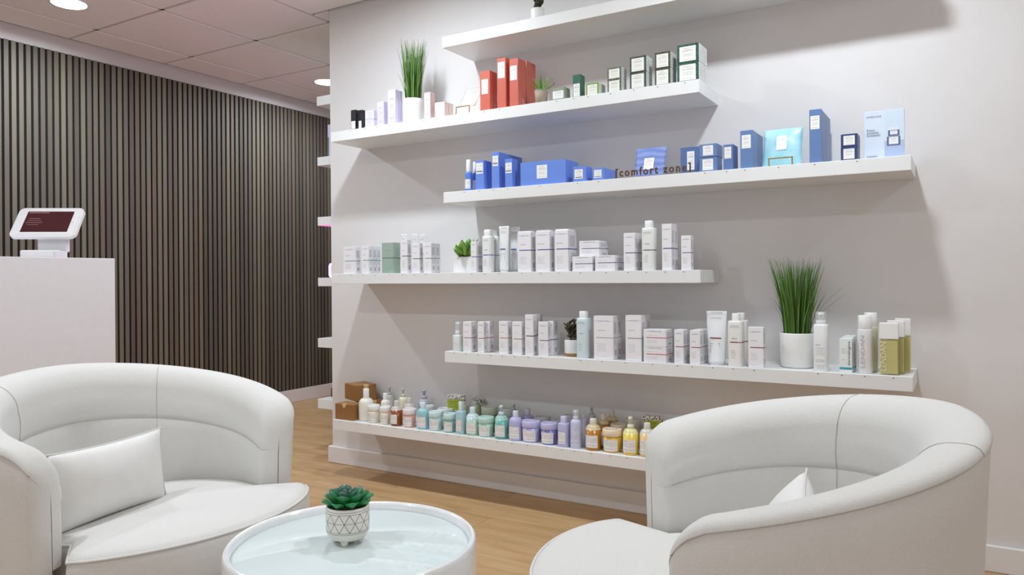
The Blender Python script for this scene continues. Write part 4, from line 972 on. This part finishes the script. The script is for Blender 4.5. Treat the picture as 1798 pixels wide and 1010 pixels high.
# ------------------------------------------------------------------ armchairs
k = N('linen'); c_ = k.coord(); a_ = k.noise(k.mapping(c_, (1, 1, 5)) , 190, 2); b_ = k.noise(k.mapping(c_, (5, 5, 1)), 175, 2); big = k.noise(c_, 5, 3)
h_ = k.m('ADD', a_, b_); k.col(k.mix(k.m('MULTIPLY', h_, .5), k.mix(big, lin('d8d5d0'), lin('dddad5')), lin('e5e3df'))); k.b.inputs['Roughness'].default_value = .9
k.b.inputs['Sheen Weight'].default_value = .25; k.bump(h_, .6, .0014); LINEN = k.mat
SEAM = mat('c4c0ba', .9)
RO, WD, HB, HA, FE, TAP, EYS, PWR = .436, .115, .765, .633, 2.044, .05, .969, 1.64
def chair(cx, cy, th, label):
    t = thing('tub_armchair', label, 'armchair', (cx, cy, 0), th)
    NPH = 97
    us = [-1+2*i/(NPH-1) for i in range(NPH)]
    # extra stations close to both arm ends so the ends round off smoothly
    ext = [1-x for x in (.0, .0025, .006, .011, .017, .025, .034)]
    us = sorted(set([u for u in us if abs(u) < .96]+ext+[-e for e in ext]))
    def H(u):
        h = HB-(HB-HA)*abs(u)**PWR; s_ = (1-abs(u))*FE*RO; rc = .075
        if s_ < rc: h -= rc-math.sqrt(max(0, rc*rc-(rc-s_)**2))
        return h
    def wf(u):
        s_ = (1-abs(u))*FE*RO; re = .040
        return 1 if s_ >= re else max(.02, (1-(1-s_/re)**3)**(1/3))
    def P(u, off, z, out=True):
        """off = 0 at the outer face, -WD at the inner face"""
        mid = -WD/2; r = RO+mid+(off-mid)*wf(u); 
        oe = mid+(off-mid)*wf(u); r -= TAP*max(0, HB-z)*(1+oe/WD if oe < 0 else 1)
        ph = u*FE; return (r*math.sin(ph), -r*math.cos(ph)*EYS, z)
    def strip(name, prof):
        rings = [[P(u, o, z) for o, z in prof(u)] for u in us]
        n_ = len(rings[0]); bm = bmesh.new(); R = [[bm.verts.new(p) for p in r] for r in rings]
        for a, b in zip(R, R[1:]):
            for i in range(n_-1): bm.faces.new((a[i], a[i+1], b[i+1], b[i]))
        for e in (R[0], R[-1]): bm.faces.new(e)
        return from_bm(name, bm, LINEN, t, True)
    hh = .078
    BH = lambda u: .165-.035*abs(u)**1.5
    def zo(u): return H(u)-.016           # outer seam height
    def outer(u): return [(0, .05+(zo(u)-.05)*i/9) for i in range(10)]+[(-.0015, zo(u)+.003)]
    def H0(u): return HB-(HB-HA)*abs(u)**PWR
    def band(u):
        h = H(u); pts = []
        zb = H0(u)-BH(u); hi = min(hh, (h-zb)*.62)
        pts += [(.0015, h-.0165), (.001, h-.013), (-.004, h-.006), (-.013, h-.0015), (-.026, h), (-.04, h-.0008)]
        for i in range(1, 9):
            a = math.pi/2*i/8; pts.append((-.04-(WD-.04)*math.sin(a), h-hi+(hi-.0008)*math.cos(a)))
        for i in range(1, 7):
            f_ = i/6; pts.append((-WD-.005*math.sin(math.pi*min(1, f_*.97))-.001, h-hi+(zb-h+hi)*f_))
        pts.append((-WD+.008, zb-.003))
        return pts
    def inner(u):
        zb = H0(u)-BH(u); return [(-WD+.006, zb+.006)]+[(-WD-.003*math.sin(math.pi*i/6)-.001, zb+(.36-zb)*i/6) for i in range(7)]
    strip('outer_shell', outer); strip('back_band', band); strip('inner_panel', inner)
    # seams: along the outer rim, under the band and across the band
    uu = [-.985+1.97*i/60 for i in range(61)]
    from_bm('seam', tube([P(u, .0012, zo(u)) for u in uu], .0014, 5), SEAM, t, True)
    from_bm('seam', tube([P(u, -WD-.0005, H0(u)-BH(u)-.0005) for u in uu], .0016, 5), SEAM, t, True)
    for u in (-.335, .335):
        pr = band(u); from_bm('seam', tube([P(u, o-(.0006 if o < -WD/2 else -.0006), z+.0004) for o, z in pr[:-1]], .0009, 5), SEAM, t, True)
        from_bm('seam', tube([P(u, o-.0004, z) for o, z in inner(u)[1:]], .0009, 5), SEAM, t, True)
    # seat cushion: inside the tub at the back, spreading in front of the arms
    na = 72; ZT = .398
    def rad(a):                                        # a from the back
        d_ = abs(a); ri = RO-WD-.004; ro = RO+.012; e0, e1 = FE+.02, FE+.20
        if d_ < e0: return ri-.006
        f_ = min(1, (d_-e0)/(e1-e0)); f_ = f_*f_*(3-2*f_); return ri+(ro-ri)*f_
    def ring(scale, z, inset=0):
        out = []
        for i in range(na):
            a = -math.pi+2*math.pi*(i+.5)/na; r = (rad(a)-inset)*scale; ly = -r*math.cos(a)*EYS; out.append((r*math.sin(a), ly, z+(.024*ly/.43 if z > .3 else 0)))
        return out
    rings = [ring(1, .285, .012), ring(1, .29, .003), ring(1, .31), ring(1, ZT-.03), ring(1, ZT-.012, .004), ring(1, ZT-.002, .014), ring(1, ZT+.003, .03), ring(.8, ZT+.008), ring(.55, ZT+.012), ring(.3, ZT+.014), ring(.02, ZT+.014)]
    from_bm('seat_cushion', loft(rings), LINEN, t, True)
    sub = [q for q in ring(1, ZT-.010, .0035)]
    from_bm('piping', tube(sub, .0035, 6, True), LINEN, t, True)
    from_bm('front_rail', loft([ring(1, .05, .055), ring(1, .06, .045), ring(1, .285, .02)]), LINEN, t, True)
    from_bm('swivel_base', lathe([(.26, 0), (.265, .004), (.265, .045), (.25, .052)], 40), mat('2a2a2c', .4), t, True)
    return t
CH_R = chair(-.383, 1.534, 1.987, 'white upholstered tub armchair at the right, its side towards us')
CH_L = chair(-1.941, 1.240, -1.564, 'white upholstered tub armchair at the left, facing the round table')
def pillow(loc, rot, w, h, label):
    t = thing('lumbar_pillow', label, 'pillow', loc); t.rotation_euler = rot
    n_ = 18; vs = []; bm = bmesh.new(); G = {}
    for s_ in (1, -1):
        for j in range(n_+1):
            for i in range(n_+1):
                u, v = 2*i/n_-1, 2*j/n_-1; edge = i in (0, n_) or j in (0, n_)
                if s_ == -1 and edge: G[(s_, i, j)] = G[(1, i, j)]; continue
                th_ = .055*((1-u*u)**.55)*((1-v*v)**.55)
                x = u*w/2*(1-.07*(1-v*v)); y = v*h/2*(1-.09*(1-u*u))
                G[(s_, i, j)] = bm.verts.new((x, -s_*th_, y))
    for s_ in (1, -1):
        for j in range(n_):
            for i in range(n_): bm.faces.new((G[(s_, i, j)], G[(s_, i+1, j)], G[(s_, i+1, j+1)], G[(s_, i, j+1)]))
    from_bm('cover', bm, mat('e6e4e1', .9), t, True)
    pts = [(u*w/2*(1-.07*(1-v*v)), 0, v*h/2*(1-.09*(1-u*u))) for u, v in [(-1+2*q/12, -1) for q in range(12)]+[(1, -1+2*q/12) for q in range(12)]+[(1-2*q/12, 1) for q in range(12)]+[(-1, 1-2*q/12) for q in range(12)]]
    from_bm('edge_seam', tube(pts, .0022, 5, True), mat('dcd9d5', .9), t, True)
    return t
ZS = .402
a, b = on_z(88, 948, ZS), on_z(290, 876, ZS); mid = (a+b)/2; dx = b-a; pw = dx.length
rz = math.atan2(dx.y, dx.x)
nrm = Vector((math.sin(rz), -math.cos(rz), 0)); ph_ = .20; lean = .10
pillow((mid.x-nrm.x*ph_/2*math.sin(lean), mid.y-nrm.y*ph_/2*math.sin(lean), ZS+ph_/2*math.cos(lean)), (-lean, 0, rz), pw*1.04, ph_, 'white lumbar pillow resting in the left armchair')
print('pillow', pw, rz, mid)
q_ = on_y(1411, 822, 1.50)
pillow((-.29, 1.47, ZS+.115), (-.35, 0, 1.987+math.pi-.25), .30, .225, 'white lumbar pillow in the right armchair, only one corner showing')

# ------------------------------------------------------------------ round table
TX, TY, TR, TH_ = -1.153, 1.2266, .271, .45
tb = thing('round_table', 'white glossy drum side table with a pale glass top', 'table', (TX, TY, 0))
GL = mat('f1f1f2', .12, coat=.6)
from_bm('drum', lathe([(TR-.004, 0), (TR, .004), (TR, TH_-.012), (TR-.002, TH_-.004), (TR-.006, TH_), (TR-.012, TH_-.002), (TR-.016, TH_-.008), (TR-.017, TH_-.024)], 72, True, False), GL, tb, True)
k = N('back_painted_glass'); k.col(lin('dfeae9')); k.b.inputs['Roughness'].default_value = .04; k.b.inputs['IOR'].default_value = 1.45
from_bm('glass_top', lathe([(TR-.0168, TH_-.030), (TR-.0168, TH_-.020), (TR-.019, TH_-.0185)], 72), k.mat, tb, True)
def little_succulent():
    z0 = TH_-.0185; pb = on_z(611, 952, z0); t = thing('potted_succulent', 'green rosette succulent in a footed pot with triangle pattern on the round table', 'plant', (pb.x, pb.y, z0))
    dist = (Vector((pb.x, pb.y, 0))).dot(_fw); r = 38.5/F*dist*.98; zt = on_y(611, 886, pb.y).z-z0
    k = N('pot_pattern'); c = k.n('ShaderNodeSeparateXYZ'); k.t.links.new(k.coord(), c.inputs[0])
    ang = k.m('MULTIPLY', k.m('ARCTAN2', c.outputs[1], c.outputs[0]), 13/(2*math.pi)); v = k.m('DIVIDE', c.outputs[2], zt)
    def line(x, at, wd): return k.m('LESS_THAN', k.m('ABSOLUTE', k.m('SUBTRACT', x, at)), wd)
    ls = None
    for at in (.93, .87, .64, .40, .36): 
        l_ = line(v, at, .006); ls = l_ if ls is None else k.m('MAXIMUM', ls, l_)
    vv = k.m('DIVIDE', k.m('SUBTRACT', v, .40), .47)
    for sg in (1, -1):
        fr = k.m('FRACT', k.m('ADD', k.m('ADD', ang, 50.), k.m('MULTIPLY', vv, sg*.999)))
        d_ = k.m('LESS_THAN', k.m('ABSOLUTE', k.m('SUBTRACT', fr, .5)), .035)
        ls = k.m('MAXIMUM', ls, k.m('MULTIPLY', d_, k.rect(v, .40, .87)))
    k.col(k.mix(k.m('MULTIPLY', ls, .85), k.mix(k.noise(k.coord(), 60, 3), lin('e3ded4'), lin('ece8e0')), lin('3c3a3a'))); k.b.inputs['Roughness'].default_value = .45
    from_bm('pot', lathe([(.001, .008), (r*.55, .0085), (r*.84, .015), (r*.975, .027), (r, .042), (r, zt-.002), (r*.97, zt), (r*.92, zt), (r*.90, zt-.008)], 48, False, False), k.mat, t, True)
    for q in range(4):
        a_ = math.pi/2*q+.5; from_bm('foot', lathe([(.0045, 0), (.007, .003), (.010, .016)], 12, c=(r*.58*math.cos(a_), r*.58*math.sin(a_))), mat('e3ded4', .45), t, True)
    from_bm('soil', lathe([(r*.91, zt-.008), (.001, zt-.004)], 24, False, False), mat('4a3026', .95), t)
    GM = []
    k = N('succulent_leaf'); c = k.n('ShaderNodeSeparateXYZ'); k.t.links.new(k.coord(), c.inputs[0]); rr = k.n('ShaderNodeObjectInfo').outputs['Random']
    nz = k.noise(k.coord(), 90, 3); kk = k.mix(nz, lin('1c7a3a'), lin('2f9a52')); kk = k.mix(k.m('MULTIPLY', rr, .45), kk, lin('3f8f6a'))
    tip = k.m('GREATER_THAN', k.m('ADD', c.outputs[2], k.m('MULTIPLY', nz, .006)), zt+.0295); k.col(k.mix(k.m('MULTIPLY', tip, .7), kk, lin('4a5a62'))); k.b.inputs['Roughness'].default_value = .35; SL = k.mat
    rnd = random.Random(3)
    for ringi, (n_, e, L, w) in enumerate(((8, .42, .040, .0165), (7, .72, .042, .0165), (5, 1.05, .036, .014), (4, 1.35, .030, .010))):
        for q in range(n_):
            a_ = 2*math.pi*q/n_+ringi*.5+.2; bm = bmesh.new()
            leaf(bm, (math.cos(a_)*.006*(4-ringi), math.sin(a_)*.006*(4-ringi), zt-.004+.003*ringi), (math.cos(a_)*math.cos(e), math.sin(a_)*math.cos(e), math.sin(e)), (0, 0, 1), L*rnd.uniform(.92, 1.05), w, .0026, .12, seg=6, blunt=True)
            from_bm('leaf', bm, SL, t, True)
little_succulent()
